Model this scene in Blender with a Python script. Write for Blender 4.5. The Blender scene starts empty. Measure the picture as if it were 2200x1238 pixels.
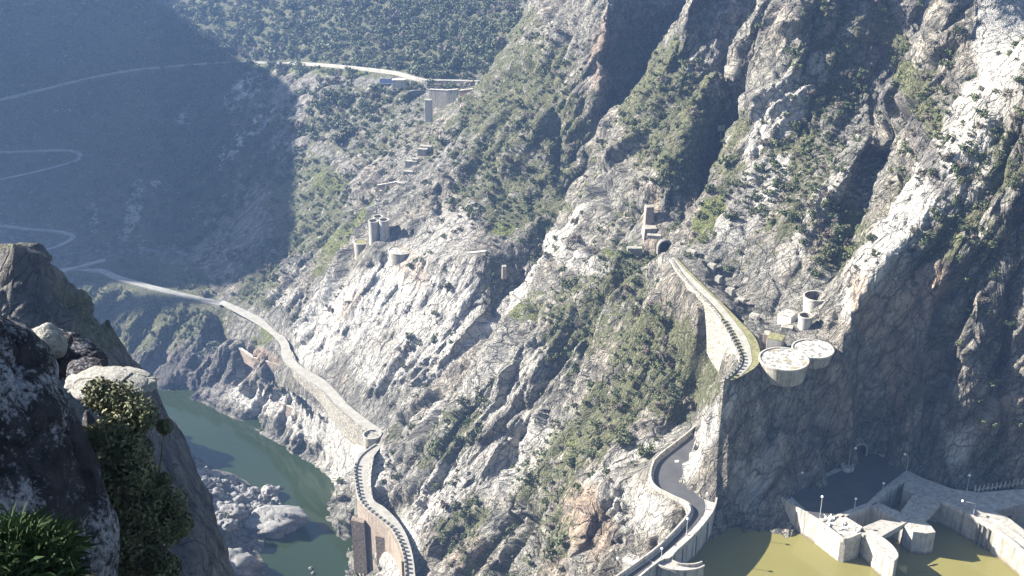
import bpy, math, random, time
import numpy as np
from mathutils import Vector, Matrix
T0 = time.time()
R = math.radians
random.seed(7); RNG = np.random.default_rng(11)
SC = bpy.context.scene
COL = SC.collection

# ------------------------------------------------------------------ camera
CAMZ, PITCH, HFOV = 200.0, R(25), R(45)
cam_d = bpy.data.cameras.new('camera'); cam = bpy.data.objects.new('camera', cam_d); COL.objects.link(cam)
cam.location = (0, 0, CAMZ); cam.rotation_euler = (R(90)-PITCH, 0, 0)
cam_d.sensor_fit = 'HORIZONTAL'; cam_d.angle = HFOV; cam_d.clip_start = 0.5; cam_d.clip_end = 6000
SC.camera = cam
# ------------------------------------------------------------------ sun, sky, exposure
SUN_EL = R(29); SD = (-0.965, 0.26)              # horizontal direction towards the sun
_n = math.hypot(*SD); SD = (SD[0]/_n, SD[1]/_n)
SUNV = Vector((SD[0]*math.cos(SUN_EL), SD[1]*math.cos(SUN_EL), math.sin(SUN_EL)))
sun_d = bpy.data.lights.new('sun', 'SUN'); sun_d.energy = 5.0; sun_d.angle = R(0.5); sun_d.color = (1.0, 0.94, 0.85)
sun = bpy.data.objects.new('sun', sun_d); COL.objects.link(sun); sun.location = (-300, 200, 600)
sun.rotation_euler = SUNV.to_track_quat('Z', 'Y').to_euler()
W = bpy.data.worlds.new('World'); SC.world = W; W.use_nodes = True
wn = W.node_tree; bg = wn.nodes['Background']
sky = wn.nodes.new('ShaderNodeTexSky'); sky.sky_type = 'NISHITA'; sky.sun_disc = False
sky.sun_elevation = SUN_EL; sky.sun_rotation = math.atan2(SD[0], SD[1])
wn.links.new(sky.outputs[0], bg.inputs[0]); bg.inputs[1].default_value = 0.055
SC.view_settings.view_transform = 'Standard'; SC.view_settings.look = 'None'
SC.view_settings.exposure = 2.05; SC.view_settings.gamma = 1
SC.cycles.volume_bounces = 0; SC.cycles.max_bounces = 5; SC.cycles.transparent_max_bounces = 8

# ------------------------------------------------------------------ pixels of the 2200x1238 frame -> points
F = 1100/math.tan(HFOV/2); CP, SP = math.cos(PITCH), math.sin(PITCH)
def ray(px, py):
    a = (px-1100)/F; b = (619-py)/F
    return a, CP+b*SP, -SP+b*CP
def at(px, py, Y):
    a, dy, dz = ray(px, py); t = Y/dy
    return (a*t, Y, CAMZ+dz*t)
def atz(px, py, z):
    a, dy, dz = ray(px, py); t = (z-CAMZ)/dz
    return (a*t, dy*t, z)
def proj(x, y, z):                                # numpy arrays -> pixels
    dz = z-CAMZ; d = y*CP-dz*SP; u = y*SP+dz*CP
    return 1100+F*x/d, 619-F*u/d

# ------------------------------------------------------------------ terrain: ridges, gullies, shores
LN = []
def L(*p, w=0): LN.append(([at(*q) if len(q) == 3 and q[0] != 'w' else (q[1:] if q[0] == 'w' else atz(*q[1:])) for q in p], w))
def Z(px, py, z): return ('z', px, py, z)
def ZD(px, py, z): return ('z', px, py, z-9.)
def Wd(x, y, z): return ('w', x, y, z)
# river bed and shores (water at -130)
L(Wd(60,-40,-138), Wd(0,120,-138), Wd(-55,260,-138), Z(690,1238,-138), Z(670,1100,-138), Z(560,990,-138), Z(440,900,-138), Z(350,872,-138), Wd(-260,590,-138), Wd(-360,640,-138), Wd(-520,705,-138), Wd(-760,800,-138))
L(Z(790,1260,-129.5), Z(770,1225,-129.5), Z(740,1175,-129.5), Z(728,1110,-129.5), Z(742,1052,-129.5), Z(682,996,-129.5), Z(622,962,-129.5), Z(560,932,-129.5), Z(520,905,-129.5), Z(470,880,-129.5), Z(400,856,-129.5), Z(335,835,-129.5), Wd(-255,612,-129), Wd(-360,668,-129), Wd(-520,735,-129))
L(Z(560,1260,-129), Z(500,1170,-127), Z(560,1130,-129.5), Z(600,1085,-130.5), Z(560,1055,-129), Z(440,1010,-128), Z(370,985,-128), Wd(-220,520,-126))
# rocks above the right shore
L(Z(350,775,-122), Z(420,800,-120), Z(480,815,-122), Z(560,850,-121), Z(620,880,-119), Z(700,945,-118), Z(745,1000,-112), Z(765,1100,-104), Z(800,1190,-106), Z(830,1238,-105))
L(Z(470,715,-103), Z(545,770,-103), Z(600,815,-99), Z(660,848,-97), Z(700,880,-98), Z(750,935,-101))
# left bank: spur that shades the river, then the steep near cliff
def shade(px, py, D, gz=-130):
    g = atz(px, py, gz); return Wd(g[0]+D*SD[0], g[1]+D*SD[1], gz+D*math.tan(SUN_EL))
L(Wd(-330,600,-70), Wd(-285,583,-82), shade(372,958,90), shade(430,974,85), shade(490,999,82), shade(545,1031,78), shade(565,1048,62), Wd(-150,480,-118))
L(shade(372,958,96), shade(430,974,91), shade(490,999,88), shade(545,1031,84))
L((-200,430,150), (0,495,150), (65,515,150), (150,590,160), (228,680,170), (312,785,180), (372,895,190), (422,1005,180), (456,1115,165), (492,1238,150), (510,1330,140))
L((0,490,142), (65,510,142), (150,585,151), (228,675,160), (312,780,170), (372,890,178), (422,1000,169), (456,1111,155), (492,1234,141))
L((-300,600,110), (0,720,118), (150,900,130), (300,1238,118), (320,1500,100))
L(Wd(-140,260,-60), Wd(-110,230,-80), Wd(-85,200,-80), Wd(-60,160,-90))
L(Wd(-300,300,60), Wd(-330,420,-20), Wd(-320,500,-75))
L(Wd(-160,90,190), Wd(-260,180,160))
L(Wd(-20,60,150), Wd(-10,90,40))
# far slope with the zigzag roads
FAR = dict(low=[Z(100,588,-95.5), Z(140,580,-95), Z(215,583,-94), Z(250,597,-93.5), Z(330,620,-93), Z(420,642,-93), Z(478,655,-92.5)],
 spur=[Z(130,586,-95.2), Z(200,566,-92), Z(226,560,-91)],
 hair2=[Z(-120,480,-99), Z(0,487,-97), Z(60,494,-97), Z(130,500,-97), Z(158,512,-98), Z(120,533,-99), Z(80,542,-100)],
 hair1=[Z(-120,318,-73), Z(0,328,-76), Z(80,326,-77), Z(150,325,-78), Z(174,338,-80), Z(150,352,-82), Z(60,375,-85), Z(0,388,-87), Z(-100,410,-90)],
 top=[Z(-150,255,-62), Z(0,216,-50), Z(100,192,-46), Z(200,168,-42), Z(290,152,-40), Z(400,142,-38), Z(480,137,-37), Z(530,135,-34), Z(620,138,-22), Z(700,143,-12), Z(780,151,-5), Z(850,160,0), Z(910,176,2), Z(970,178,3), Z(1030,180,4), Z(1075,183,5)])
for k, v in FAR.items(): L(*v, w=(4 if k == 'top' else 3))
L((-300,100,1000), (0,0,980), (200,0,1000), (370,0,1010), (600,0,950), (800,0,880), (1000,10,815), (1120,0,790))
L((-300,-300,1300), (300,-260,1250), (700,-300,1080), (1150,-300,1000))
L((500,220,850), (450,330,790), (420,450,735), (420,560,672))
L((650,200,765), (640,300,720), (640,400,680), (600,470,655), (560,560,636), (500,620,620))
L((330,720,640), (300,760,640), (200,700,660))
# lit shoulder beyond the big slab
L((700,180,745), (760,240,712), (720,330,686), (690,440,642), (620,520,616), (590,590,606), (560,640,596))
L((700,500,606), (680,560,594), (600,660,578))
L((1000,235,655), (880,340,625), (800,420,606), (745,500,592), (690,560,580), (620,650,570))
L((1030,205,672), (930,200,690), (870,195,700))
# rib with the silos, big pale slab
L((1210,-200,690), (1160,0,650), (1110,90,640), (1040,180,625), (960,260,605), (900,330,590), (850,430,565), (815,480,552), (800,535,532), (720,630,538), (640,735,549))
L(Z(632,775,-89), Z(700,822,-89), Z(760,875,-89), Z(835,925,-88))
L((1010,545,498), (1050,560,492))
L((880,560,520), (960,552,505), (1040,545,494))
L((1340,-200,620), (1310,0,585), (1300,100,568), (1280,300,534), (1200,470,508))
L((1530,-200,690), (1470,0,640), (1430,150,610), (1350,250,585), (1290,350,555), (1240,480,520), (1180,560,500), (1050,680,482), (930,840,466))
# second rib
L((1580,-200,580), (1480,0,530), (1400,200,510), (1290,340,490), (1250,450,480), (1200,545,470), (1100,670,460), (1000,770,458), (900,850,458), (845,905,462))
L((1760,-200,525), (1640,0,480), (1500,200,462), (1440,350,445), (1420,430,436), (1400,500,428))
L((1800,-200,590), (1700,20,548), (1610,200,512), (1560,350,475), (1475,480,428))
# third rib
L((1800,-200,500), (1710,20,460), (1625,230,445), (1560,390,425), (1490,500,402))
L((2080,-200,450), (1990,0,415), (1900,200,402), (1850,330,390), (1820,450,380), (1770,600,356))
L((2100,-200,520), (2015,30,465), (1930,250,430), (1870,400,400), (1815,560,366), (1795,650,346))
# fourth rib and the great nose
L((2120,-200,430), (2030,20,395), (1940,260,372), (1880,400,355), (1820,560,338), (1790,680,325), (1775,735,318))
L((2300,300,322), (2200,380,323), (2100,470,326), (1980,530,328), (1890,545,326), (1850,640,320), (1805,755,312))
L((2500,-100,340), (2250,0,348), (2200,100,346), (2190,250,334))
L((2210,560,318), (2215,800,307)); L((2110,560,322), (2080,800,310)); L((1990,600,324), (1960,850,308))
L(ZD(2400,1040,7), ZD(2200,1052,7), ZD(2100,1040,7), ZD(2000,1020,7), ZD(1950,985,7), ZD(1880,965,7), ZD(1838,966,7), ZD(1815,995,7), ZD(1760,1022,7), ZD(1690,1052,7))
L(ZD(1700,1068,5), ZD(1760,1044,5), ZD(1820,1018,5), ZD(1850,990,5.5), ZD(1885,985,5.5), ZD(1935,1018,5)); L(ZD(1740,1085,4), ZD(1820,1060,4), ZD(1880,1030,4))
L(ZD(1660,1085,-1), ZD(1600,1107,-1), ZD(1552,1085,-1))
L(ZD(1645,1095,4), ZD(1600,1099,4), ZD(1548,1070,6.5))
L((1575,965,296.5), (1640,965,298), (1700,950,302), (1790,920,310))
L((2050,880,302), (2040,960,299), (2060,1020,298)); L((1980,900,318), (1975,990,312)); L((2130,850,318), (2130,960,311))
L(Z(1585,812,33), Z(1640,800,33.3), Z(1700,790,33.3), Z(1760,768,33.3), Z(1795,752,33.5)); L((1640,860,298), (1690,862,297), (1760,825,300), (1800,800,304))
L((1850,700,318), (1850,850,309)); 
# upper track, platforms and the ground beside them
TRACK_L = [Z(1437,557,34), Z(1470,604,34), Z(1520,655,34), Z(1548,692,34), Z(1572,735,34), Z(1588,775,34), Z(1572,800,34), Z(1548,820,34)]
TRACK_R = [Z(1452,552,34), Z(1492,594,34), Z(1545,645,34), Z(1585,685,34), Z(1622,725,34), Z(1634,765,34), Z(1622,790,34), Z(1580,815,34)]
L(*TRACK_L, w=2); L(*TRACK_R, w=2)
L(Z(1602,745,33.4), Z(1608,775,33.6), Z(1600,785,33.6), w=3)
L(Z(1425,545,32), Z(1436,552,33.5), w=3)
L(Z(1650,770,33.5), Z(1690,765,33.5), Z(1750,745,33.5), w=3)
L((1690,700,333), (1740,660,345)); L((1640,700,340), (1560,600,372))
L(Z(1436,600,23), Z(1470,650,22), Z(1520,705,21), Z(1550,770,20), Z(1545,835,18))
# slopes of the middle
L((1400,620,392), (1360,740,377), (1230,880,374), (1140,980,377), (1100,1100,367), (1060,1238,352))
L((1345,530,415), (1310,545,414), (1330,620,402), (1290,720,400), (1180,870,397), (1120,960,397), (1000,1100,388), (930,1200,382))
L((1450,720,358), (1450,820,345), (1400,920,333), (1300,990,332))
L((1300,540,432), (1200,640,425), (1050,800,420), (950,930,418))
L((1390,560,415), (1360,530,425), (1300,510,440))
# dam road shelf and the rock under it
L(ZD(1530,880,7.4), ZD(1480,945,7.4), ZD(1430,1000,7.4), ZD(1440,1045,7.4), ZD(1490,1080,7.4), w=5)
L((1640,806,303.5), (1604,848,300), (1562,893,298), (1524,950,296.5), (1503,1005,296), ZD(1497,1040,8.5), ZD(1520,1058,8))
L(ZD(1560,882,10), ZD(1512,928,8.6), ZD(1497,962,8.4), ZD(1487,1000,8.3), ZD(1480,1030,8))
L(ZD(1502,892,5), ZD(1440,940,3), ZD(1392,990,2), ZD(1375,1025,0))
L((1330,1055,312), (1240,1130,312), (1190,1238,308)); L((1338,1085,309), (1290,1120,313), (1270,1238,304))
L((1335,1100,295), (1300,1150,293), (1260,1238,288)); L((1350,1120,304), (1330,1238,297))
L((1375,1165,289), (1335,1215,278), (1310,1300,266))
L(ZD(1395,1085,-4), ZD(1425,1115,-7), ZD(1415,1150,-7))
L(Wd(78,238,-30), Wd(99,273,-30), Wd(208,272,-30), Wd(240,272,-30), Wd(340,215,-35), Wd(200,100,-50))
L(ZD(1480,1140,-22), ZD(1530,1110,-18), ZD(1560,1120,-16), ZD(1650,1115,-16), ZD(1800,1190,-20), ZD(2000,1215,-20), ZD(2130,1190,-18), ZD(2300,1250,-18))
L(Wd(30,225,-65), Wd(20,160,-95))
# mountain out of frame to the left whose shadow lies on the far slope
def sh(px, py, D, Yg):
    g = at(px, py, Yg); return Wd(g[0]+D*SD[0], g[1]+D*SD[1], g[2]+D*math.tan(SUN_EL))
MT = [sh(230,-130,430,1100), sh(370,0,440,1010), sh(450,75,450,950), sh(530,135,460,897), sh(600,165,470,820), sh(650,205,480,765), sh(640,300,480,720), sh(632,400,480,680), sh(570,480,470,632), sh(560,560,470,620), sh(505,640,460,600), shade(520,895,440), shade(430,900,440), shade(350,930,430)]
L(*MT); L(*[Wd(p[1]-14, p[2]+3, p[3]) for p in MT])
L(Wd(-900,1200,160), Wd(-860,1000,160)); L(Wd(-800,900,100), Wd(-760,820,20))

# ---- solve a membrane height field through those lines
GX0, GX1, GY0, GY1, GC = -760., 520., 40., 1340., 2.5
def solve():
    lv = [20., 10., 5., GC]; Hh = None
    for c in lv:
        nx, ny = int((GX1-GX0)/c)+1, int((GY1-GY0)/c)+1
        S = np.zeros((ny, nx)); C = np.zeros((ny, nx))
        for pts, w in LN:
            for (a, b) in zip(pts[:-1], pts[1:]):
                a = np.array(a, float); b = np.array(b, float)
                n = max(2, int(np.linalg.norm((b-a)[:2])/c*2)+2)
                d = (b-a)[:2]; d = d/(np.linalg.norm(d)+1e-9); nn = np.array([-d[1], d[0]])
                offs = [0.] if w == 0 else np.arange(-w, w+.1, min(c, 2.))
                for o in offs:
                    t = np.linspace(0, 1, n)[:, None]; p = a+(b-a)*t
                    ix = np.rint((p[:, 0]+nn[0]*o-GX0)/c).astype(int); iy = np.rint((p[:, 1]+nn[1]*o-GY0)/c).astype(int)
                    ok = (ix >= 0)&(ix < nx)&(iy >= 0)&(iy < ny); wt = 1. if w == 0 else 50.
                    np.add.at(S, (iy[ok], ix[ok]), p[ok, 2]*wt); np.add.at(C, (iy[ok], ix[ok]), wt)
        m = C > 0; V = np.where(m, S/np.maximum(C, 1e-9), 0)
        if Hh is None: Hh = np.full((ny, nx), V[m].mean())
        else:
            oy = np.linspace(0, Hh.shape[0]-1, ny); ox = np.linspace(0, Hh.shape[1]-1, nx)
            Hh = bil(Hh, ox[None, :].repeat(ny, 0), oy[:, None].repeat(nx, 1))
        Hh[m] = V[m]
        for it in range(700 if c > 6 else 220):
            P = np.pad(Hh, 1, mode='edge')
            N = .25*(P[:-2, 1:-1]+P[2:, 1:-1]+P[1:-1, :-2]+P[1:-1, 2:])
            Hh = np.where(m, V, N)
    P = np.pad(Hh, 1, mode='edge')
    return .5*Hh+.125*(P[:-2, 1:-1]+P[2:, 1:-1]+P[1:-1, :-2]+P[1:-1, 2:])
def bil(G, x, y):
    ny, nx = G.shape; x = np.clip(x, 0, nx-1.001); y = np.clip(y, 0, ny-1.001)
    i = x.astype(np.int32); j = y.astype(np.int32); fx = x-i; fy = y-j
    return (G[j, i]*(1-fx)+G[j, i+1]*fx)*(1-fy)+(G[j+1, i]*(1-fx)+G[j+1, i+1]*fx)*fy
HG = solve()
def hz(x, y): return bil(HG, (np.asarray(x, float)-GX0)/GC, (np.asarray(y, float)-GY0)/GC)

# ---- where the rock must stay calm: beside roads and built things
ny, nx = HG.shape
CALM = np.full((ny, nx), 99.)
gx = GX0+GC*np.arange(nx)[None, :]; gy = GY0+GC*np.arange(ny)[:, None]
def calm_line(pts, r):
    for a, b in zip(pts[:-1], pts[1:]):
        dx, dy = b[0]-a[0], b[1]-a[1]; l2 = dx*dx+dy*dy+1e-9
        t = np.clip(((gx-a[0])*dx+(gy-a[1])*dy)/l2, 0, 1)
        np.minimum(CALM, np.hypot(gx-a[0]-t*dx, gy-a[1]-t*dy)-r, out=CALM)
RW = lambda v: [atz(*q[1:]) for q in v]
for k, v in FAR.items(): calm_line(RW(v), 3)
calm_line(RW(TRACK_L), 1.5); calm_line(RW(TRACK_R), 1.5); calm_line(RW([Z(1602,750,34), Z(1604,780,34)]), 5)
ROAD1_L = [(470,652),(560,702),(600,737),(607,772),(640,803),(690,838),(722,872),(770,912),(818,937)]
ROAD1_R = [(480,645),(570,688),(616,730),(627,765),(652,790),(702,820),(747,868),(792,904),(828,928)]
ROAD2_L = [(806,955),(775,978),(762,1005),(764,1040),(772,1075),(790,1097),(815,1117),(840,1138),(858,1170),(868,1205),(872,1260)]
ROAD2_R = [(826,950),(800,985),(790,1008),(792,1045),(804,1075),(826,1090),(853,1117),(872,1147),(884,1182),(890,1215),(894,1262)]
mid = lambda A, B, z: [tuple(.5*(u+v) for u, v in zip(atz(*a, z), atz(*b, z))) for a, b in zip(A, B)]
calm_line(mid(ROAD1_L, ROAD1_R, -90), 4); calm_line(mid(ROAD2_L, ROAD2_R, -90), 4)
calm_line(RW([ZD(1525,890,8), ZD(1440,985,8), ZD(1440,1045,8), ZD(1500,1080,8)]), 7)
calm_line(RW([ZD(1960,1010,7), ZD(2100,1050,7), ZD(2300,1060,7)]), 4)
calm_line(RW([ZD(1610,1100,0), ZD(1660,1085,4), ZD(1700,1062,7), ZD(1815,1000,7), ZD(1845,968,7), ZD(1890,965,7), ZD(1960,995,7)]), 6)
calm_line(RW([Z(1650,775,34), Z(1750,748,34)]), 7)
SPUR = 0
for (px, py, Y, r) in [(815,525,545,11),(770,540,540,5),(862,548,527,6),(1400,480,430,6),(1752,660,345,4.5),(1730,700,335,3),(960,225,668,12)]:
    p = at(px, py, Y); calm_line([p, p], r)
def calm(x, y): return np.clip(bil(CALM, (x-GX0)/GC, (y-GY0)/GC)/5., 0, 1)
for q in (ROAD1_L, ROAD1_R, ROAD2_L, ROAD2_R): pass

# ------------------------------------------------------------------ noise
def hsh(i, j, k, s):
    h = (i.astype(np.uint32)*np.uint32(73856093))^(j.astype(np.uint32)*np.uint32(19349663))^(k.astype(np.uint32)*np.uint32(83492791))^np.uint32(s*2654435761 & 0xffffffff)
    h ^= h >> np.uint32(16); h *= np.uint32(0x7feb352d); h ^= h >> np.uint32(15); h *= np.uint32(0x846ca68b); h ^= h >> np.uint32(16)
    return h
U = np.float32(1/4294967296.)
def vnoise(x, y, z, s=0):
    i = np.floor(x).astype(np.int32); j = np.floor(y).astype(np.int32); k = np.floor(z).astype(np.int32)
    fx = x-i; fy = y-j; fz = z-k
    fx = fx*fx*(3-2*fx); fy = fy*fy*(3-2*fy); fz = fz*fz*(3-2*fz); r = 0
    for a in (0, 1):
        for b in (0, 1):
            for c in (0, 1):
                r = r+hsh(i+a, j+b, k+c, s)*U*((fx if a else 1-fx)*(fy if b else 1-fy)*(fz if c else 1-fz))
    return r*2-1
def fbm(x, y, z, o=4, s=0):
    r = 0; a = .5
    for q in range(o): r = r+a*vnoise(x, y, z, s+q); x = x*2.03; y = y*2.03; z = z*2.03; a *= .5
    return r
def blocks(x, y, z, s=0, tilt=1.0):
    """broken rock: nearest-cell offset plus a random tilt of each block, minus a crack"""
    i0 = np.floor(x-.5).astype(np.int32); j0 = np.floor(y-.5).astype(np.int32); k0 = np.floor(z-.5).astype(np.int32)
    d1 = np.full(x.shape, 9., np.float32); d2 = d1.copy(); val = np.zeros_like(d1)
    for a in (0, 1):
        for b in (0, 1):
            for c in (0, 1):
                i = i0+a; j = j0+b; k = k0+c; h = hsh(i, j, k, s)
                r1 = (h & np.uint32(1023))*np.float32(1/1023.); r2 = ((h >> np.uint32(10)) & np.uint32(1023))*np.float32(1/1023.); r3 = ((h >> np.uint32(20)) & np.uint32(1023))*np.float32(1/1023.)
                dx = x-(i+.2+.6*r1); dy = y-(j+.2+.6*r2); dz = z-(k+.2+.6*r3)
                d = dx*dx+dy*dy+dz*dz
                v = (r1*7.31+r2*3.7) % 1-.5+tilt*(dx*(r2-.5)+dy*(r3-.5)+dz*(r1-.5))*1.6
                nb = d < d1
                d2 = np.where(nb, d1, np.minimum(d2, d)); val = np.where(nb, v, val); d1 = np.where(nb, d, d1)
    e = np.sqrt(d2)-np.sqrt(d1)
    return val-.5*np.clip(1-e/.10, 0, 1)

# ------------------------------------------------------------------ helpers for objects
def tag(o, label=None, cat=None, group=None, kind=None):
    if label: o['label'] = label
    if cat: o['category'] = cat
    if group: o['group'] = group
    if kind: o['kind'] = kind
    return o
def mesh_np(name, V, Fq, mats, parent=None, smooth=False, attrs=None, mi=None):
    me = bpy.data.meshes.new(name); V = np.asarray(V, np.float32); Fq = np.asarray(Fq, np.int32); k = Fq.shape[1]
    me.vertices.add(len(V)); me.vertices.foreach_set('co', V.ravel())
    me.loops.add(Fq.size); me.loops.foreach_set('vertex_index', Fq.ravel())
    me.polygons.add(len(Fq)); me.polygons.foreach_set('loop_start', np.arange(0, Fq.size, k, dtype=np.int32))
    if smooth: me.polygons.foreach_set('use_smooth', np.ones(len(Fq), bool))
    for m in (mats if isinstance(mats, list) else [mats]): me.materials.append(m)
    if mi is not None: me.polygons.foreach_set('material_index', mi)
    if attrs:
        for n, a in attrs.items():
            at_ = me.attributes.new(n, 'FLOAT' if a.ndim == 1 else 'FLOAT_VECTOR', 'POINT')
            at_.data.foreach_set('value' if a.ndim == 1 else 'vector', a.astype(np.float32).ravel())
    me.update(calc_edges=True)
    o = bpy.data.objects.new(name, me); COL.objects.link(o)
    if parent: o.parent = parent; o.matrix_parent_inverse = Matrix.Identity(4)
    return o
DZ = 0.
class MB:
    """collects polygons in world space; build() links them as one mesh (children keep world positions)"""
    def __init__(s): s.v = []; s.f = []
    def poly(s, pts): n = len(s.v); s.v += [tuple(p) for p in pts]; s.f.append(list(range(n, n+len(pts))))
    def prism(s, xy, z0, z1):
        """closed outline, bottom z0, top z1 (numbers or per-point lists)"""
        n = len(xy); b = len(s.v); A = sum(xy[i][0]*xy[(i+1) % n][1]-xy[(i+1) % n][0]*xy[i][1] for i in range(n))
        z0 = z0 if hasattr(z0, '__len__') else [z0]*n; z1 = z1 if hasattr(z1, '__len__') else [z1]*n
        idx = list(range(n)) if A > 0 else list(range(n))[::-1]
        for i in idx: s.v.append((xy[i][0], xy[i][1], z0[i]))
        for i in idx: s.v.append((xy[i][0], xy[i][1], z1[i]))
        s.f.append([b+i for i in range(n)][::-1]); s.f.append([b+n+i for i in range(n)])
        for i in range(n): j = (i+1) % n; s.f.append([b+i, b+j, b+n+j, b+n+i])
    def bar(s, a, b, w, h):
        a = Vector(a); b = Vector(b); d = (b-a); up = Vector((0, 0, 1)) if abs(d.normalized().z) < .95 else Vector((1, 0, 0))
        x = d.cross(up).normalized()*w/2; y = x.cross(d).normalized()*h/2; n = len(s.v)
        for p in (a, b):
            for q in (x+y, -x+y, -x-y, x-y): s.v.append(tuple(p+q))
        s.f += [[n, n+1, n+2, n+3], [n+7, n+6, n+5, n+4]]+[[n+i, n+4+i, n+4+(i+1) % 4, n+(i+1) % 4] for i in range(4)]
    def tube(s, pts, r, k=8, cap=True):
        rs = r if hasattr(r, '__len__') else [r]*len(pts); P = [Vector(p) for p in pts]; base = len(s.v)
        for i, p in enumerate(P):
            d = (P[min(i+1, len(P)-1)]-P[max(i-1, 0)]).normalized(); up = Vector((0, 0, 1)) if abs(d.z) < .9 else Vector((1, 0, 0))
            x = d.cross(up).normalized(); y = x.cross(d)
            for q in range(k): a = 2*math.pi*q/k; s.v.append(tuple(p+(x*math.cos(a)+y*math.sin(a))*rs[i]))
        for i in range(len(P)-1):
            for q in range(k): q2 = (q+1) % k; s.f.append([base+i*k+q, base+i*k+q2, base+(i+1)*k+q2, base+(i+1)*k+q])
        if cap: s.f.append([base+q for q in range(k)]); s.f.append([base+(len(P)-1)*k+q for q in range(k)][::-1])
    def ring(s, c, ro, ri, z0, z1, k=40, a0=0, a1=360):
        full = a1-a0 >= 360; n = k if full else k+1
        P = [R(a0+(a1-a0)*i/k) for i in range(n)]
        for i in range(k):
            a, b = P[i], P[(i+1) % n]
            f = lambda r, t: (c[0]+r*math.cos(t), c[1]+r*math.sin(t))
            s.poly([(*f(ro, a), z0), (*f(ro, b), z0), (*f(ro, b), z1), (*f(ro, a), z1)])
            s.poly([(*f(ri, b), z0), (*f(ri, a), z0), (*f(ri, a), z1), (*f(ri, b), z1)])
            s.poly([(*f(ri, a), z1), (*f(ro, a), z1), (*f(ro, b), z1), (*f(ri, b), z1)])
    def build(s, name, m, parent=None, bevel=0, smooth=False):
        me = bpy.data.meshes.new(name); me.from_pydata([(a, b, c+DZ) for a, b, c in s.v], [], s.f); me.materials.append(m); me.update()
        o = bpy.data.objects.new(name, me); COL.objects.link(o)
        if smooth:
            for p in me.polygons: p.use_smooth = True
        if parent:
            o.parent = parent; o.matrix_parent_inverse = Matrix.Translation(-Vector(parent.location))
        if bevel:
            b = o.modifiers.new('bevel', 'BEVEL'); b.width = bevel; b.segments = 1; b.limit_method = 'ANGLE'
        return o
def empty(name, loc, label, cat, group=None, kind=None):
    o = bpy.data.objects.new(name, None); COL.objects.link(o); o.location = (loc[0], loc[1], loc[2]+DZ); o.empty_display_size = .5
    return tag(o, label, cat, group, kind)
def zp(pts, z): return [atz(px, py, z) for px, py in pts]
def offset(pts, d):
    P = [Vector(p[:2]) for p in pts]; out = []
    for i in range(len(P)):
        a = P[max(i-1, 0)]; b = P[min(i+1, len(P)-1)]; t = (b-a).normalized(); out.append((P[i].x-t.y*d, P[i].y+t.x*d, pts[i][2]))
    return out
def smoothpts(pts, n=4):
    out = []; N = len(pts)
    for i in range(N-1):
        p0, p1, p2, p3 = [np.array(pts[min(max(i+q, 0), N-1)], float) for q in (-1, 0, 1, 2)]
        for k in range(n):
            t = k/n; out.append(tuple(.5*((2*p1)+(-p0+p2)*t+(2*p0-5*p1+4*p2-p3)*t*t+(-p0+3*p1-3*p2+p3)*t**3)))
    return out+[tuple(pts[-1])]
def wall(mb, pts, th, zb, zt):
    """a wall of thickness th running along pts (to the left side of travel); zb, zt numbers or lists"""
    o = offset(pts, th); n = len(pts)
    zb = zb if hasattr(zb, '__len__') else [zb]*n; zt = zt if hasattr(zt, '__len__') else [zt]*n
    b = len(mb.v)
    for i in range(n): mb.v += [(pts[i][0], pts[i][1], zb[i]), (pts[i][0], pts[i][1], zt[i]), (o[i][0], o[i][1], zt[i]), (o[i][0], o[i][1], zb[i])]
    for i in range(n-1):
        for k in range(4): k2 = (k+1) % 4; mb.f.append([b+4*i+k, b+4*i+4+k, b+4*i+4+k2, b+4*i+k2])
    mb.f.append([b, b+1, b+2, b+3]); mb.f.append([b+4*n-1, b+4*n-2, b+4*n-3, b+4*n-4])
def ribbon(mb, A, B):
    b = len(mb.v); n = len(A)
    for p, q in zip(A, B): mb.v += [tuple(p), tuple(q)]
    for i in range(n-1): mb.f.append([b+2*i, b+2*i+1, b+2*i+3, b+2*i+2])

# ------------------------------------------------------------------ materials
def nmat(name):
    m = bpy.data.materials.new(name); m.use_nodes = True; t = m.node_tree; return m, t, t.nodes, t.links, t.nodes['Principled BSDF']
def N_(t, typ, **k):
    n = t.nodes.new(typ)
    for a, v in k.items():
        if a in n.inputs: n.inputs[a].default_value = v
        else: setattr(n, a, v)
    return n
def noise(t, vec, scale, detail=4, rough=.55):
    n = t.nodes.new('ShaderNodeTexNoise'); n.inputs['Scale'].default_value = scale; n.inputs['Detail'].default_value = detail; n.inputs['Roughness'].default_value = rough
    if vec is not None: t.links.new(vec, n.inputs['Vector'])
    return n.outputs['Fac']
def ramp(t, fac, stops):
    n = t.nodes.new('ShaderNodeValToRGB'); e = n.color_ramp.elements
    while len(e) < len(stops): e.new(.5)
    for q, (p, c) in zip(e, stops): q.position = p; q.color = (*c, 1) if len(c) == 3 else c
    t.links.new(fac, n.inputs[0]); return n.outputs[0]
def mix(t, fac, a, b, mode='MIX'):
    n = t.nodes.new('ShaderNodeMix'); n.data_type = 'RGBA'; n.blend_type = mode
    for s, v in ((0, fac), (6, a), (7, b)):
        if hasattr(v, 'default_value') or hasattr(v, 'is_output'): t.links.new(v, n.inputs[s])
        else: n.inputs[s].default_value = v if s == 0 else (*v, 1)
    return n.outputs[2]
def math_(t, op, a, b=None, clamp=False):
    n = t.nodes.new('ShaderNodeMath'); n.operation = op; n.use_clamp = clamp
    for i, v in enumerate((a, b)):
        if v is None: continue
        if hasattr(v, 'is_output'): t.links.new(v, n.inputs[i])
        else: n.inputs[i].default_value = v
    return n.outputs[0]
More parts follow.
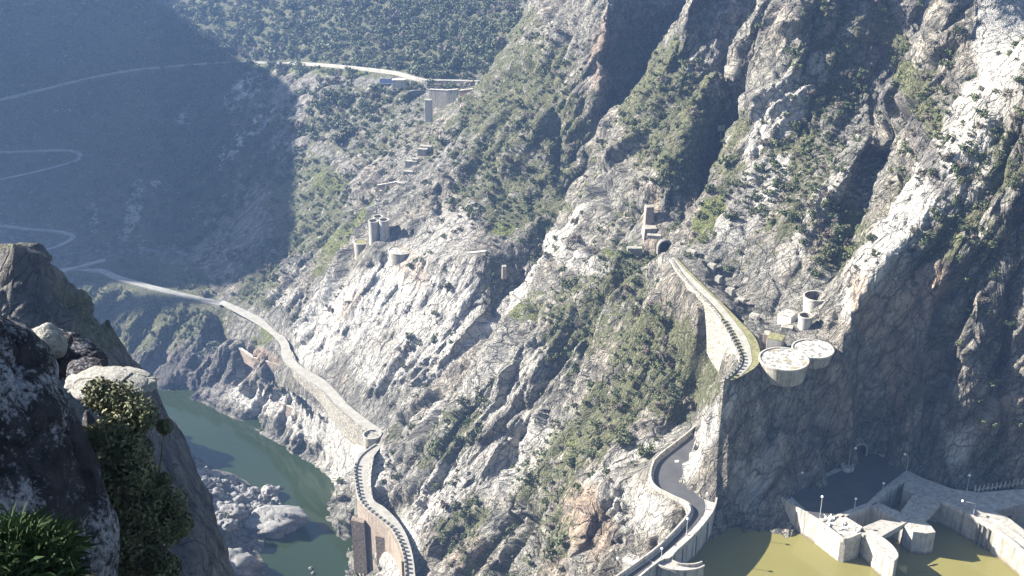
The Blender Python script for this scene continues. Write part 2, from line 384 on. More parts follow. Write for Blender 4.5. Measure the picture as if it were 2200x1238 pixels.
def bump(t, height, dist, strength=1., nrm=None):
    n = t.nodes.new('ShaderNodeBump'); n.inputs['Distance'].default_value = dist; n.inputs['Strength'].default_value = strength
    t.links.new(height, n.inputs['Height'])
    if nrm is not None: t.links.new(nrm, n.inputs['Normal'])
    return n.outputs[0]
def attr(t, name, vec=False):
    n = t.nodes.new('ShaderNodeAttribute'); n.attribute_name = name; return n.outputs['Vector' if vec else 'Fac']
def worldpos(t): return t.nodes.new('ShaderNodeNewGeometry').outputs['Position']
GB = [None]
def simple(name, c1, c2, scale=.6, rough=.9, bscale=4., bdist=.05, streak=None, dirt=None, spec=.3, tide=False):
    m, t, n, l, p = nmat(name); pos = worldpos(t)
    f = noise(t, pos, scale, 6, .6); c = ramp(t, f, [(.32, c1), (.68, c2)])
    if streak:
        mp = N_(t, 'ShaderNodeMapping'); mp.inputs['Scale'].default_value = (1.2, 1.2, .08); l.new(pos, mp.inputs[0])
        g = noise(t, mp.outputs[0], 1.0, 4, .6); c = mix(t, ramp(t, g, [(.5, (0, 0, 0)), (.7, (1, 1, 1))]), c, streak)
    if dirt:
        g = noise(t, pos, 1.7, 5, .7); c = mix(t, ramp(t, g, [(.52, (0, 0, 0)), (.62, (1, 1, 1))]), c, dirt)
    if tide:                                            # brown stain left by the reservoir's changing level
        sx = t.nodes.new('ShaderNodeSeparateXYZ'); l.new(pos, sx.inputs[0]); g = math_(t, 'ADD', math_(t, 'MULTIPLY', math_(t, 'ABSOLUTE', math_(t, 'ADD', sx.outputs[2], 9.), None), .45), noise(t, pos, .7, 5, .7))
        c = mix(t, ramp(t, g, [(.55, (.85, .85, .85)), (1.0, (0, 0, 0))]), c, (.10, .075, .05))
    l.new(c, p.inputs['Base Color']); p.inputs['Roughness'].default_value = rough; p.inputs['Specular IOR Level'].default_value = spec
    l.new(bump(t, noise(t, pos, bscale, 5, .65), bdist), p.inputs['Normal'])
    return m
def rock_material():
    m, t, n, l, p = nmat('rock_face'); pos = worldpos(t); sc = attr(t, 'sc', True)
    big = noise(t, pos, .03, 4, .6); med = noise(t, sc, .35, 6, .65); fine = noise(t, sc, 2.2, 6, .7); spk = noise(t, pos, 1.3, 5, .7)
    base = ramp(t, med, [(.34, (.080, .080, .068)), (.44, (.155, .152, .132)), (.54, (.26, .25, .215)), (.68, (.42, .40, .345))])
    warm = ramp(t, big, [(.42, (1, 1, 1)), (.6, (1.07, .98, .91))]); base = mix(t, .8, base, warm, 'MULTIPLY')
    base = mix(t, ramp(t, fine, [(.38, (.85, .85, .85)), (.55, (0, 0, 0))]), base, (.085, .083, .08))
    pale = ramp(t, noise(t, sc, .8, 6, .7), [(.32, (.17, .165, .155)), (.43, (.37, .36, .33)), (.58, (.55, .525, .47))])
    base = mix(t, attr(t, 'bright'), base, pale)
    och = ramp(t, med, [(.3, (.12, .10, .085)), (.5, (.28, .215, .16)), (.7, (.42, .32, .23))])
    base = mix(t, attr(t, 'brown'), base, och)
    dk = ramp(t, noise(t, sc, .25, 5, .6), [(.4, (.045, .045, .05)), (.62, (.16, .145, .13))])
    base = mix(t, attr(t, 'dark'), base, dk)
    wv_ = t.nodes.new('ShaderNodeTexNoise'); wv_.inputs['Scale'].default_value = .5; wv_.inputs['Detail'].default_value = 4; l.new(sc, wv_.inputs['Vector'])
    vm = t.nodes.new('ShaderNodeVectorMath'); vm.operation = 'MULTIPLY_ADD'; l.new(wv_.outputs['Color'], vm.inputs[0]); vm.inputs[1].default_value = (2.2, 2.2, 2.2); l.new(sc, vm.inputs[2]); scw = vm.outputs[0]
    crs = []
    for scl, wd in ((.16, .035), (.42, .055), (1.1, .08)):
        vo = t.nodes.new('ShaderNodeTexVoronoi'); vo.feature = 'DISTANCE_TO_EDGE'; vo.inputs['Scale'].default_value = scl; l.new(scw, vo.inputs['Vector'])
        crs.append(ramp(t, vo.outputs[0], [(0, (0, 0, 0)), (wd, (1, 1, 1))]))
    ck = math_(t, 'MULTIPLY', math_(t, 'ADD', math_(t, 'MULTIPLY', crs[0], .4), .6), math_(t, 'ADD', math_(t, 'MULTIPLY', crs[1], .35), .65))
    base = mix(t, 1., base, ck, 'MULTIPLY')
    # patches of low scrub and grass
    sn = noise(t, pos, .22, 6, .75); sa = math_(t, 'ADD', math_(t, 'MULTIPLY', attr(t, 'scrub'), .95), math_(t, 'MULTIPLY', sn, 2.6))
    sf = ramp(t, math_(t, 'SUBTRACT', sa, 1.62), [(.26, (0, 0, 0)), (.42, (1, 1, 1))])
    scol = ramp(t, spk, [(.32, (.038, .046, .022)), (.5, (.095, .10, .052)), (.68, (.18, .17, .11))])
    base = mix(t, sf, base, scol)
    ga = math_(t, 'ADD', attr(t, 'grass'), math_(t, 'MULTIPLY', noise(t, pos, .35, 6, .75), 1.2))
    gf = ramp(t, math_(t, 'SUBTRACT', ga, 1.0), [(.10, (0, 0, 0)), (.2, (1, 1, 1))])
    gcol = ramp(t, spk, [(.35, (.06, .072, .025)), (.6, (.14, .15, .055)), (.75, (.25, .24, .12))])
    base = mix(t, gf, base, gcol)
    l.new(base, p.inputs['Base Color']); p.inputs['Roughness'].default_value = .93; p.inputs['Specular IOR Level'].default_value = .2
    hgt = math_(t, 'ADD', math_(t, 'ADD', math_(t, 'MULTIPLY', noise(t, sc, .9, 7, .68), .9), math_(t, 'MULTIPLY', crs[1], .35)), math_(t, 'ADD', math_(t, 'MULTIPLY', crs[2], .16), math_(t, 'MULTIPLY', crs[0], .6)))
    l.new(bump(t, hgt, 1.6, 1.), p.inputs['Normal'])
    return m
M = {}
M['rock'] = rock_material()

# ------------------------------------------------------------------ terrain mesh
def blob(px, py, spots):
    r = np.zeros_like(px)
    for (cx, cy, rx, ry, ang, s) in spots:
        c, si = math.cos(R(ang)), math.sin(R(ang)); dx = px-cx; dy = py-cy
        u = (dx*c-dy*si)/rx; v = (dx*si+dy*c)/ry
        r = np.maximum(r, s*np.clip(1.6-1.3*(u*u+v*v), 0, 1))
    return r
# spots: pixel centre, radii along/across, angle (counter-clockwise of +x), strength
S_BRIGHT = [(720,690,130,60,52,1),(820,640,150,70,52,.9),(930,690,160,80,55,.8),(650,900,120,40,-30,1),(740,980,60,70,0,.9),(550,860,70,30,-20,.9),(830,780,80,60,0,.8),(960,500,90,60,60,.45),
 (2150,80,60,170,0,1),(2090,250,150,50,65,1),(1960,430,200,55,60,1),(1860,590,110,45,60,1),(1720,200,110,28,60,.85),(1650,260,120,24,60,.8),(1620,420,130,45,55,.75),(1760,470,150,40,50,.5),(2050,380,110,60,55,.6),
 (1540,900,90,25,60,1),(1490,980,60,22,70,1),(1640,1010,80,26,65,.9),(1590,1040,30,60,0,.5),(2060,960,50,24,60,1),(1380,1100,60,60,0,.9),(1330,1010,150,26,38,.7),(850,1180,60,90,0,1),(800,1010,60,60,0,.8),(960,1050,120,50,45,.7),(900,900,80,20,48,.7),(1180,560,160,14,50,.8),(980,760,150,14,46,.8),  # spots on the nose and great cliff paint sunlit patches into the rock
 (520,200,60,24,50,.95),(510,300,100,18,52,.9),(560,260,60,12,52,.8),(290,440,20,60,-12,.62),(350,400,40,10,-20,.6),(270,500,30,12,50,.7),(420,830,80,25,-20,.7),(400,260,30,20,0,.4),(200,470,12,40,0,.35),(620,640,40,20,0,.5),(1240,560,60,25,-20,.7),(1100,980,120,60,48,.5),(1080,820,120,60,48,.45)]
S_BROWN = [(1925,760,35,170,8,.6),(1810,900,25,90,0,.6),(2170,950,40,90,0,.5),(1720,900,16,90,0,.4),(1260,1120,70,80,0,.7),(1180,1210,60,50,0,.5),(1860,660,35,90,20,.75),(1790,850,50,90,0,.35),(1980,640,90,50,50,.8),(2140,900,70,90,0,.45),(1300,110,20,90,0,.7),(1400,470,25,80,0,.5),(560,765,50,18,-25,.8),(880,570,30,60,40,.5),(1000,1180,40,60,0,.5),(1290,150,25,80,5,.6),(750,660,50,14,50,.5),
 (400,1080,60,220,20,.5),(230,730,40,110,25,.5)]
S_DARK = [(260,900,230,420,20,1),(60,560,90,90,0,.9),(430,760,90,60,0,.5),(1730,960,130,110,0,.2),(1560,1060,50,50,0,.4),(2080,740,130,180,0,.3),(2000,980,60,60,0,.4),(1380,140,60,170,20,.7),(1520,330,60,190,30,.6),(1950,250,30,260,25,.6)]  # darkens the rock colour where gullies and cliffs stand in shade
S_SCRUB = [(760,60,420,110,0,1),(1000,140,200,60,0,.6),(780,260,150,100,0,.5),(660,440,110,130,0,.65),(560,600,60,70,0,.7),(200,250,420,330,0,.85),(300,650,200,120,0,.8),(1130,280,170,260,10,.62),(1080,430,120,70,0,.55),(1280,660,170,100,40,.55),(1430,780,110,150,40,.85),(1300,900,180,70,45,.7),(1180,1010,120,90,40,.6),(980,930,130,60,45,.55),(980,1100,60,120,0,.6),(1450,250,130,220,30,.68),(1560,300,90,230,30,.6),(1780,120,100,140,0,.55),(1720,400,110,170,0,.5),(1800,520,90,80,0,.55),(2060,500,100,80,0,.5),(2130,350,80,100,0,.4),(1950,150,30,260,25,.8),(1060,600,40,60,0,.5),(1200,1120,60,100,0,.5),(880,260,120,70,0,.45)]
S_GRASS = [(775,480,80,28,55,.85),(720,540,90,26,50,.75),(700,390,40,40,0,.55),(560,720,50,30,-20,.7),(1520,480,80,30,55,.7),(1830,500,70,30,60,.75),(1080,490,35,20,0,.6),(1060,640,30,15,0,.5),(1690,160,40,60,50,.4),(1480,690,60,20,-50,.7),(1450,760,60,50,0,.4),(1200,950,120,50,35,.6),(1140,660,60,30,40,.5),(1200,780,150,60,45,.35),(1480,880,50,20,40,.5),(1000,880,60,30,40,.35),(700,150,380,14,-3,.6),(1350,545,90,14,0,.5),(1700,680,60,26,40,.55),(1900,330,60,20,60,.4),(330,640,160,30,-15,.3),(640,860,30,14,-20,.6),(1080,1180,60,80,0,.35),(1650,600,90,80,0,.25)]
VX = np.array([-.50, -.12, -.86]); VX /= np.linalg.norm(VX)
UX = np.cross(VX, [0, 1, 0]); UX /= np.linalg.norm(UX); WX = np.cross(VX, UX)
def detail(x, y, z, px, py):
    """rock relief in metres along the surface normal"""
    f = np.float32; wx = fbm(x*.02, y*.02, z*.02, 3, 5)*8; wy = fbm(x*.02, y*.02, z*.02, 3, 9)*8
    X = x+wx; Y_ = y+wy
    u = X*UX[0]+Y_*UX[1]+z*UX[2]; w = X*WX[0]+Y_*WX[1]+z*WX[2]; v = X*VX[0]+Y_*VX[1]+z*VX[2]
    return u.astype(f), w.astype(f), v.astype(f)
def make_terrain():
    slope = lambda px: (px-1100)/F/.92
    t = np.concatenate([np.linspace(slope(-900), slope(-40), 110, endpoint=False), np.linspace(slope(-40), slope(2240), 1260, endpoint=False), np.linspace(slope(2240), slope(2700), 90)])
    nf = 2600; Yf = np.exp(np.linspace(math.log(62), math.log(1330), nf))
    TT, YY = np.meshgrid(t, Yf, indexing='ij'); XX = TT*YY; ZZ = hz(XX, YY)
    dz = np.diff(ZZ, axis=1); dY = np.diff(YY, axis=1)*np.sqrt(1+TT[:, 1:]**2)
    arc = np.hypot(dz, dY)/YY[:, 1:]
    ang = (ZZ-CAMZ)/YY; rm = np.maximum.accumulate(ang, axis=1); vis = (ang >= rm-.02)[:, 1:]
    px, py = proj(XX, YY, ZZ); inf = ((py > -60)&(py < 1300)&(px > -60)&(px < 2260))[:, 1:]
    w = (arc+.25*dY/YY[:, 1:])*np.where(vis, 1., .6)*np.where(inf, 1., .35)
    k = 71; cs = np.cumsum(np.pad(w, ((k//2+1, k//2), (0, 0)), mode='edge'), axis=0); w = (cs[k:]-cs[:-k])/k
    cw = np.concatenate([np.zeros((len(t), 1)), np.cumsum(w, axis=1)], axis=1)
    NR = 1300; Yr = np.empty((len(t), NR))
    for i in range(len(t)): Yr[i] = np.interp(np.linspace(0, cw[i, -1], NR), cw[i], Yf)
    X = t[:, None]*Yr; Zr = hz(X, Yr)
    x = X.ravel(); y = Yr.ravel(); z = Zr.ravel()
    e = 2.5; gxn = (hz(x+e, y)-hz(x-e, y))/(2*e); gyn = (hz(x, y+e)-hz(x, y-e))/(2*e)
    ln = np.sqrt(1+gxn**2+gyn**2); nxn, nyn, nzn = -gxn/ln, -gyn/ln, 1/ln
    px, py = proj(x, y, z)
    scrub = blob(px, py, S_SCRUB)
    farm = np.clip((y-640)/60, 0, 1)
    A = calm(x, y)*(1-.45*scrub)*(1-.35*farm)*np.clip((ln-1)*2.5, .25, 1)
    A *= np.where(z < -129, .3, 1)*(1-.88*blob(px, py, [(330,1000,130,330,18,1), (250,820,120,160,30,1), (470,1180,110,150,0,1), (70,560,130,120,0,.8)])*(y < 300))
    slabm = blob(px, py, [(800,690,210,110,52,1), (960,640,160,90,52,1), (1830,620,90,60,60,.6), (2150,90,60,170,0,1), (1960,430,190,45,60,.9), (960,490,90,50,60,.6), (2080,250,140,45,65,.9)])
    A = A*1.2; AS = 1-.82*slabm
    u, wv, v = detail(x, y, z, px, py)
    h = np.zeros_like(u)
    for (s, st, a, sd, ti) in ((28, 3.2, 5.2, 1, 1.1), (12, 3.8, 3.1, 2, 1.3)):
        h += AS*a*blocks(u/s, wv/s, v/(s*st), sd, ti)
    q = (x*.80-y*.45-z*.40)+10*fbm(x*.018, y*.018, z*.018, 3, 60)
    for (s, a, sd) in ((27, 5.5, 61), (10.5, 2.6, 64), (4.2, 1.1, 67)):
        qq = q/s+.5*fbm(x/s*.35, y/s*.35, z/s*.35, 2, sd); fr = qq-np.floor(qq); pr = np.where(fr < .82, fr/.82, (1-fr)/.18)
        h += AS*a*(pr-.5)*np.clip(.55+1.6*fbm(x*.7/s, y*.7/s, z*.2/s, 2, sd+1), .1, 1.3)
    G = h.reshape(len(t), NR)
    for ax, k_ in ((1, 5), (0, 3)):
        Pd_ = np.pad(G, [(k_//2, k_//2) if a == ax else (0, 0) for a in (0, 1)], mode='edge')
        G = sum((Pd_[:, i:i+NR] if ax == 1 else Pd_[i:i+len(t)]) for i in range(k_))/k_
    h = G.ravel(); low = h.copy()
    for (s, st, a, sd, ti) in ((5.2, 3.6, 1.35, 3, 1.4), (2.4, 2.8, .55, 4, 1.2), (1.2, 2.2, .22, 5, 1.2)):
        h += (AS*.6+.4)*a*blocks(u/s, wv/s, v/(s*st), sd, ti)
    h += .35*slabm*vnoise(u/1.3, wv/1.3, v/16, 91)+.5*slabm*vnoise(u/4.1, wv/4.1, v/60, 92)
    h += .6*fbm(x*.2, y*.2, z*.2, 4, 30)
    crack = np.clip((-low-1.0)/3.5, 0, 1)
    dsp = A*h
    x2 = x+nxn*dsp; y2 = y+nyn*dsp; z2 = z+nzn*dsp*.8
    nc = len(t); idx = np.arange(nc*NR).reshape(nc, NR)
    a_, b_, c_, d_ = [g.ravel() for g in (idx[:-1, :-1], idx[1:, :-1], idx[1:, 1:], idx[:-1, 1:])]
    dd_ = lambda i, j: (x[i]-x[j])**2+(y[i]-y[j])**2+(z[i]-z[j])**2
    sw = (dd_(a_, c_) > dd_(b_, d_))[:, None]
    q = np.concatenate([np.where(sw, np.stack([a_, b_, d_], -1), np.stack([a_, b_, c_], -1)), np.where(sw, np.stack([b_, c_, d_], -1), np.stack([a_, c_, d_], -1))])
    w3 = [3*fbm(x*.03, y*.03, z*.03, 2, 70+k_) for k_ in range(3)]; sc = np.stack([x*UX[0]+y*UX[1]+z*UX[2]+w3[0], x*WX[0]+y*WX[1]+z*WX[2]+w3[1], (x*VX[0]+y*VX[1]+z*VX[2])*.42+w3[2]*.4], -1)
    jig = fbm(x*.05, y*.05, z*.05, 4, 50)*.8
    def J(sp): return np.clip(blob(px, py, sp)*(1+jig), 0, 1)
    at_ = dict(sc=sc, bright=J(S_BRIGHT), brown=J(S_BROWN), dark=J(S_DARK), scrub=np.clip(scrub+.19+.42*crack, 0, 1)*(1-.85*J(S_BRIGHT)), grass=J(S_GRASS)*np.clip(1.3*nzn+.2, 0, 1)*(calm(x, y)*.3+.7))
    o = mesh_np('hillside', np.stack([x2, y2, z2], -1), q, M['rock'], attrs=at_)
    tag(o, kind='structure')
    # visibility of the finished surface, used for planting
    X2 = x2.reshape(nc, NR); Y2 = y2.reshape(nc, NR); Z2 = z2.reshape(nc, NR)
    ang = (Z2-CAMZ)/Y2; rm = np.maximum.accumulate(ang, axis=1); vis = (ang >= rm-.006)
    px, py = proj(x2, y2, z2)
    return x2, y2, z2, px, py, vis.ravel(), nzn, scrub, crack
TX, TY, TZ, TPX, TPY, TV, TN, TSC, TCR = make_terrain()
print('terrain', round(time.time()-T0, 1), len(TX))

# ------------------------------------------------------------------ water
def water_mat(name, col, rough):
    m, t, n, l, p = nmat(name); pos = worldpos(t)
    c = ramp(t, noise(t, pos, .02, 3), [(.35, col), (.65, tuple(q*1.18 for q in col))]); l.new(c, p.inputs['Base Color'])
    p.inputs['Roughness'].default_value = rough; p.inputs['IOR'].default_value = 1.33; p.inputs['Specular IOR Level'].default_value = .5
    l.new(bump(t, noise(t, pos, .5, 5, .6), .02, .5), p.inputs['Normal']); return m
def sheet(name, pts, m):
    b = MB(); b.poly(pts); o = b.build(name, m); return tag(o, kind='structure')
M['river'] = water_mat('river_water', (.017, .027, .009), .06)
M['reservoir'] = water_mat('reservoir_water', (.16, .145, .05), .09)
sheet('river_water', [(-1000, 60, -130), (160, 60, -130), (160, 500, -130), (100, 900, -130), (-1000, 900, -130)], M['river'])
sheet('reservoir_water', [(520, 30, -9), (520, 310, -9), (78, 310, -9)]+zp([(1530,1075),(1515,1125),(1450,1180),(1405,1212),(1335,1270),(1240,1400),(1100,1700)], -9), M['reservoir'])

M['asphalt'] = simple('asphalt', (.050, .050, .053), (.072, .071, .072), .25, .9, 8, .01)
M['concrete'] = simple('concrete', (.30, .28, .24), (.45, .425, .375), .4, .9, 5, .03, streak=(.15, .135, .115), tide=True)
M['concrete_deck'] = simple('concrete_deck', (.25, .235, .205), (.42, .40, .355), .7, .9, 5, .03, dirt=(.20, .19, .16))
M['old_concrete'] = simple('old_concrete', (.23, .215, .185), (.38, .355, .30), .5, .95, 3, .06, streak=(.12, .11, .09), dirt=(.20, .19, .14), tide=True)
M['far_road'] = simple('shaded_far_road', (.17, .165, .15), (.30, .29, .26), .12, .95, 3, .03, dirt=(.10, .10, .07))  # pale road darkened in its colour for the far slope's shade
M['gravel'] = simple('gravel_track', (.22, .21, .18), (.36, .345, .31), .5, .95, 5, .05, dirt=(.25, .25, .18))
M['pale_road'] = simple('pale_road', (.23, .22, .19), (.34, .325, .29), .3, .95, 3, .03, dirt=(.22, .21, .17))
M['moss'] = simple('mossy_verge', (.10, .10, .04), (.21, .20, .085), .8, .95, 5, .08, dirt=(.28, .25, .16))
M['brick'] = simple('red_brick', (.20, .12, .09), (.34, .22, .16), 1.2, .95, 4, .06, dirt=(.35, .31, .26))
M['brown_wall'] = simple('brown_wall', (.19, .155, .125), (.29, .245, .20), .6, .95, 3, .04, streak=(.13, .10, .08))
M['metal'] = simple('grey_metal', (.35, .36, .37), (.45, .46, .47), 2, .45, 5, .002)
M['lampglass'] = simple('white_lamp', (.78, .78, .76), (.84, .84, .82), 2, .4, 5, .001)
M['white'] = simple('white_paint', (.74, .73, .70), (.80, .80, .77), 1, .8, 5, .005)
M['panel'] = simple('solar_glass', (.03, .045, .09), (.05, .07, .13), 1, .25, 5, .001)
M['black'] = simple('unlit_recess', (.015, .015, .016), (.03, .03, .03), 1, .95, 3, .05)
M['pink'] = simple('faded_red_planks', (.40, .24, .20), (.55, .38, .33), 1.5, .9, 4, .02)
M['wood'] = simple('drift_wood', (.16, .12, .07), (.28, .22, .13), 1.5, .9, 4, .02)
def masonry_mat(name, c1, c2, sz=.9):
    m, t, n, l, p = nmat(name); pos = worldpos(t)
    v = t.nodes.new('ShaderNodeTexVoronoi'); v.feature = 'F1'; v.inputs['Scale'].default_value = 1/sz; l.new(pos, v.inputs['Vector'])
    e = t.nodes.new('ShaderNodeTexVoronoi'); e.feature = 'DISTANCE_TO_EDGE'; e.inputs['Scale'].default_value = 1/sz; l.new(pos, e.inputs['Vector'])
    sp = t.nodes.new('ShaderNodeSeparateColor'); l.new(v.outputs['Color'], sp.inputs[0])
    c = ramp(t, sp.outputs[0], [(0, c1), (1, c2)]); ed = ramp(t, e.outputs[0], [(.02, (1, 1, 1)), (.09, (0, 0, 0))])
    c = mix(t, ed, c, tuple(q*.45 for q in c1)); g = noise(t, pos, .5, 5, .7)
    c = mix(t, ramp(t, g, [(.55, (0, 0, 0)), (.7, (.8, .8, .8))]), c, (.15, .145, .09))
    l.new(c, p.inputs['Base Color']); p.inputs['Roughness'].default_value = .95
    l.new(bump(t, ramp(t, e.outputs[0], [(0, (0, 0, 0)), (.12, (1, 1, 1))]), .12), p.inputs['Normal']); return m
M['masonry'] = masonry_mat('rubble_masonry', (.20, .185, .15), (.38, .355, .30), 1.0)
M['pink_masonry'] = masonry_mat('reddish_masonry', (.20, .155, .12), (.34, .275, .22), .9)
def speckle(name, a, b, c, sc=.5):
    m, t, n, l, p = nmat(name); pos = worldpos(t)
    k = ramp(t, noise(t, pos, sc, 4, .7), [(.45, a), (.52, b)]); k = mix(t, ramp(t, noise(t, pos, .18, 3, .6), [(.56, (0, 0, 0)), (.64, (1, 1, 1))]), k, c)
    l.new(k, p.inputs['Base Color']); p.inputs['Roughness'].default_value = .95; return m
M['speckle'] = speckle('broken_screed', (.14, .135, .115), (.46, .44, .39), (.22, .185, .10), .9)

# ------------------------------------------------------------------ roads
def far_road(name, pts, w, m=None, lift=.45):
    P = smoothpts(RW(pts), 4); P = [(x, y, z) for x, y, z in P]
    mb = MB(); A = offset(P, w/2); B = offset(P, -w/2)
    ribbon(mb, [(x, y, z+lift) for x, y, z in B], [(x, y, z+lift) for x, y, z in A])
    wall(mb, [(x, y, z) for x, y, z in offset(B, 0)], .5, [p[2]-1.5 for p in B], [p[2]+lift+.02 for p in B])
    return tag(mb.build(name, m or M['pale_road']), kind='structure')
far_road('valley_road', FAR['low'], 4.5, M['far_road'], lift=.6); far_road('valley_side_road', FAR['spur'], 3, M['far_road'], lift=.5)
far_road('hairpin_road', FAR['hair2'], 3.2, M['far_road'], lift=.7); far_road('upper_hairpin_road', FAR['hair1'], 3.2, M['far_road'], lift=.7)
far_road('hillside_road', FAR['top'][:9], 3.0, M['far_road'], lift=.8); far_road('upper_road', FAR['top'][8:], 2.6, M['pale_road'], lift=1.6)
def road_sheet(name, Lp, Rp, z, m, n=5):
    A = smoothpts(zp(Lp, z), n); B = smoothpts(zp(Rp, z), n); mb = MB(); ribbon(mb, A, B)
    return tag(mb.build(name, m), kind='structure'), A, B
_, A1, B1 = road_sheet('river_road', ROAD1_L, ROAD1_R, -89.2, M['pale_road'])
_, A2, B2 = road_sheet('bridge_road', ROAD2_L, ROAD2_R, -89.2, M['pale_road'])
TL = [(q[1], q[2]) for q in TRACK_L]; TR = [(q[1], q[2]) for q in TRACK_R]
_, A3, B3 = road_sheet('mossy_verge', TL, TR, 34.35, M['moss'])
GL = [(1441,556),(1477,602),(1530,653),(1562,690),(1588,732),(1600,765),(1597,780),(1580,796)]
GR = [(1447,553),(1487,596),(1541,647),(1575,687),(1605,728),(1615,765),(1612,785),(1592,806)]
road_sheet('gravel_track', GL, GR, 34.42, M['gravel'])
# walls carrying the roads
def guard_stones(parent, pts, step, size, z):
    acc = 0; n = 0; last = None
    for a, b in zip(pts[:-1], pts[1:]):
        a = Vector(a[:2]); b = Vector(b[:2]); l = (b-a).length; d = (b-a)/max(l, 1e-6); s = step-acc
        while s < l and n < 60:
            p = a+d*s; mb = MB(); q = Vector((-d.y, d.x))
            mb.prism([tuple(p+d*size*.5+q*size*.35), tuple(p-d*size*.5+q*size*.35), tuple(p-d*size*.5-q*size*.35), tuple(p+d*size*.5-q*size*.35)], z, z+size*.9)
            mb.build('guard_stone', M['stone_dark'], parent); n += 1; s += step
        acc = (acc+l) % step
M['stone_dark'] = simple('weathered_stone', (.10, .10, .09), (.20, .19, .17), 1.5, .95, 4, .05)
def retaining(name, pts, th, zb, zt, mat, label, cat='retaining wall', stones=None, group=None):
    e = empty(name, (pts[0][0], pts[0][1], (zb[0] if hasattr(zb, '__len__') else zb)), label, cat, group)
    mb = MB(); wall(mb, pts, th, zb, zt); mb.build('wall_body', mat, e)
    if stones: guard_stones(e, offset(pts, th*.4), stones[0], stones[1], stones[2])
    return e
n1 = len(A1)
retaining('retaining_wall', A1[19:], -1.0, [-92-9*min(1, i/14) for i in range(n1-19)], -88.9, M['masonry'], 'long beige masonry wall carrying the pale road above the river rocks')
k0 = 15
e = retaining('retaining_wall', A3, 1.0, [26-8*min(1, i/12) for i in range(len(A3))], 34.7, M['masonry'], 'tall pale rubble wall under the mossy gravel track, outer side', stones=None)
guard_stones(e, offset(A3, .5)[14:], 2.0, .8, 34.7)
mb = MB(); wall(mb, offset(A2, 0)[:], .7, -93, -88.7); e2 = empty('retaining_wall', (A2[0][0], A2[0][1], -93), 'low kerb wall with dark guard stones along the bridge road above the river', 'retaining wall')
mb.build('wall_body', M['old_concrete'], e2); guard_stones(e2, offset(A2, .35)[8:], 2.6, 1.0, -88.7)
# arcade under the lower end of the bridge road
ar = empty('road_arcade', (A2[24][0], A2[24][1], -110), 'tall arched masonry arcade holding up the narrow road beside the river, with shaded niches', 'arcade')
mb = MB(); P = A2[20:46]; o_in = offset(P, -.1); wall(mb, [(p[0], p[1], 0) for p in P], -1.0, -118, -89.4); mb.build('back_wall', M['brown_wall'], ar)
mb = MB(); wall(mb, [(p[0], p[1], 0) for p in P], 3.2, -92.5, -89.3); mb.build('road_slab', M['old_concrete'], ar)
Pd = offset(P, 3.1)
for i in (0, 5, 9, 13, 16, 19, 22, 25):
    a = Vector(P[i][:2]); b = Vector(Pd[i][:2]); d = (b-a).normalized(); q = Vector((-d.y, d.x)); w_ = 1.6 if i else 2.6
    mb = MB(); mb.prism([tuple(a+q*w_), tuple(b+q*w_), tuple(b-q*w_), tuple(a-q*w_)], -116, -92.6); mb.build('pier', M['old_concrete'], ar)
# L-shaped buttress with deep shaded recess above the water
bt = empty('river_buttress', atz(790, 1180, -112), 'tall L-shaped masonry buttress with a deep shaded recess beside the river, under the road bend', 'buttress')
f0 = atz(757,1102,-92); f1 = atz(781,1108,-92); f2 = atz(795,1140,-92); f3 = atz(806,1118,-92)
mb = MB(); mb.prism([f0[:2], f1[:2], (f1[0]+.5, f1[1]-3), (f0[0]-.3, f0[1]-3)], -119, -93.5); mb.build('left_pier', M['pink_masonry'], bt)
mb = MB(); mb.prism([(f1[0]+.5, f1[1]+2), (f3[0]+5, f3[1]+1), (f3[0]+5, f3[1]+.2), (f1[0]+.5, f1[1]+1.2)], -118, -92.7); mb.build('recess_wall', M['brown_wall'], bt)
mb = MB(); g = atz(812,1150,-95); mb.prism([(g[0]-1, g[1]+2), (g[0]+6, g[1]-1), (g[0]+6, g[1]-3), (g[0]-1, g[1]-.5)], -118, -95); mb.build('right_pier', M['pink_masonry'], bt)
# half-round bastion where the two roads meet
bc = atz(800, 938, -90); ba = empty('round_bastion', (bc[0], bc[1], -106), 'half-round masonry bastion with a small window at the end of the river road', 'bastion')
mb = MB(); mb.prism([(bc[0]+4*math.cos(a), bc[1]-.5+4*math.sin(a)) for a in [2*math.pi*i/28 for i in range(28)]], -108, -89.3); mb.build('drum', M['old_concrete'], ba)
mb = MB(); mb.ring((bc[0], bc[1]-.5), 4.15, 3.6, -89.3, -88.4, 32); mb.build('parapet', M['concrete'], ba)
mb = MB(); mb.prism([(bc[0]-2.2, bc[1]-4.2), (bc[0]-1.2, bc[1]-4.5), (bc[0]-1.2, bc[1]-3), (bc[0]-2.2, bc[1]-3)], -94, -92.6); mb.build('window', M['black'], ba)
b = MB(); b.prism([p[:2] for p in zp([(760,972),(759,958),(768,955),(786,965),(772,975)], -99)], -106, -99); tag(b.build('concrete_block', M['white']), 'bright white concrete slab on the rock below the round bastion', 'concrete block')

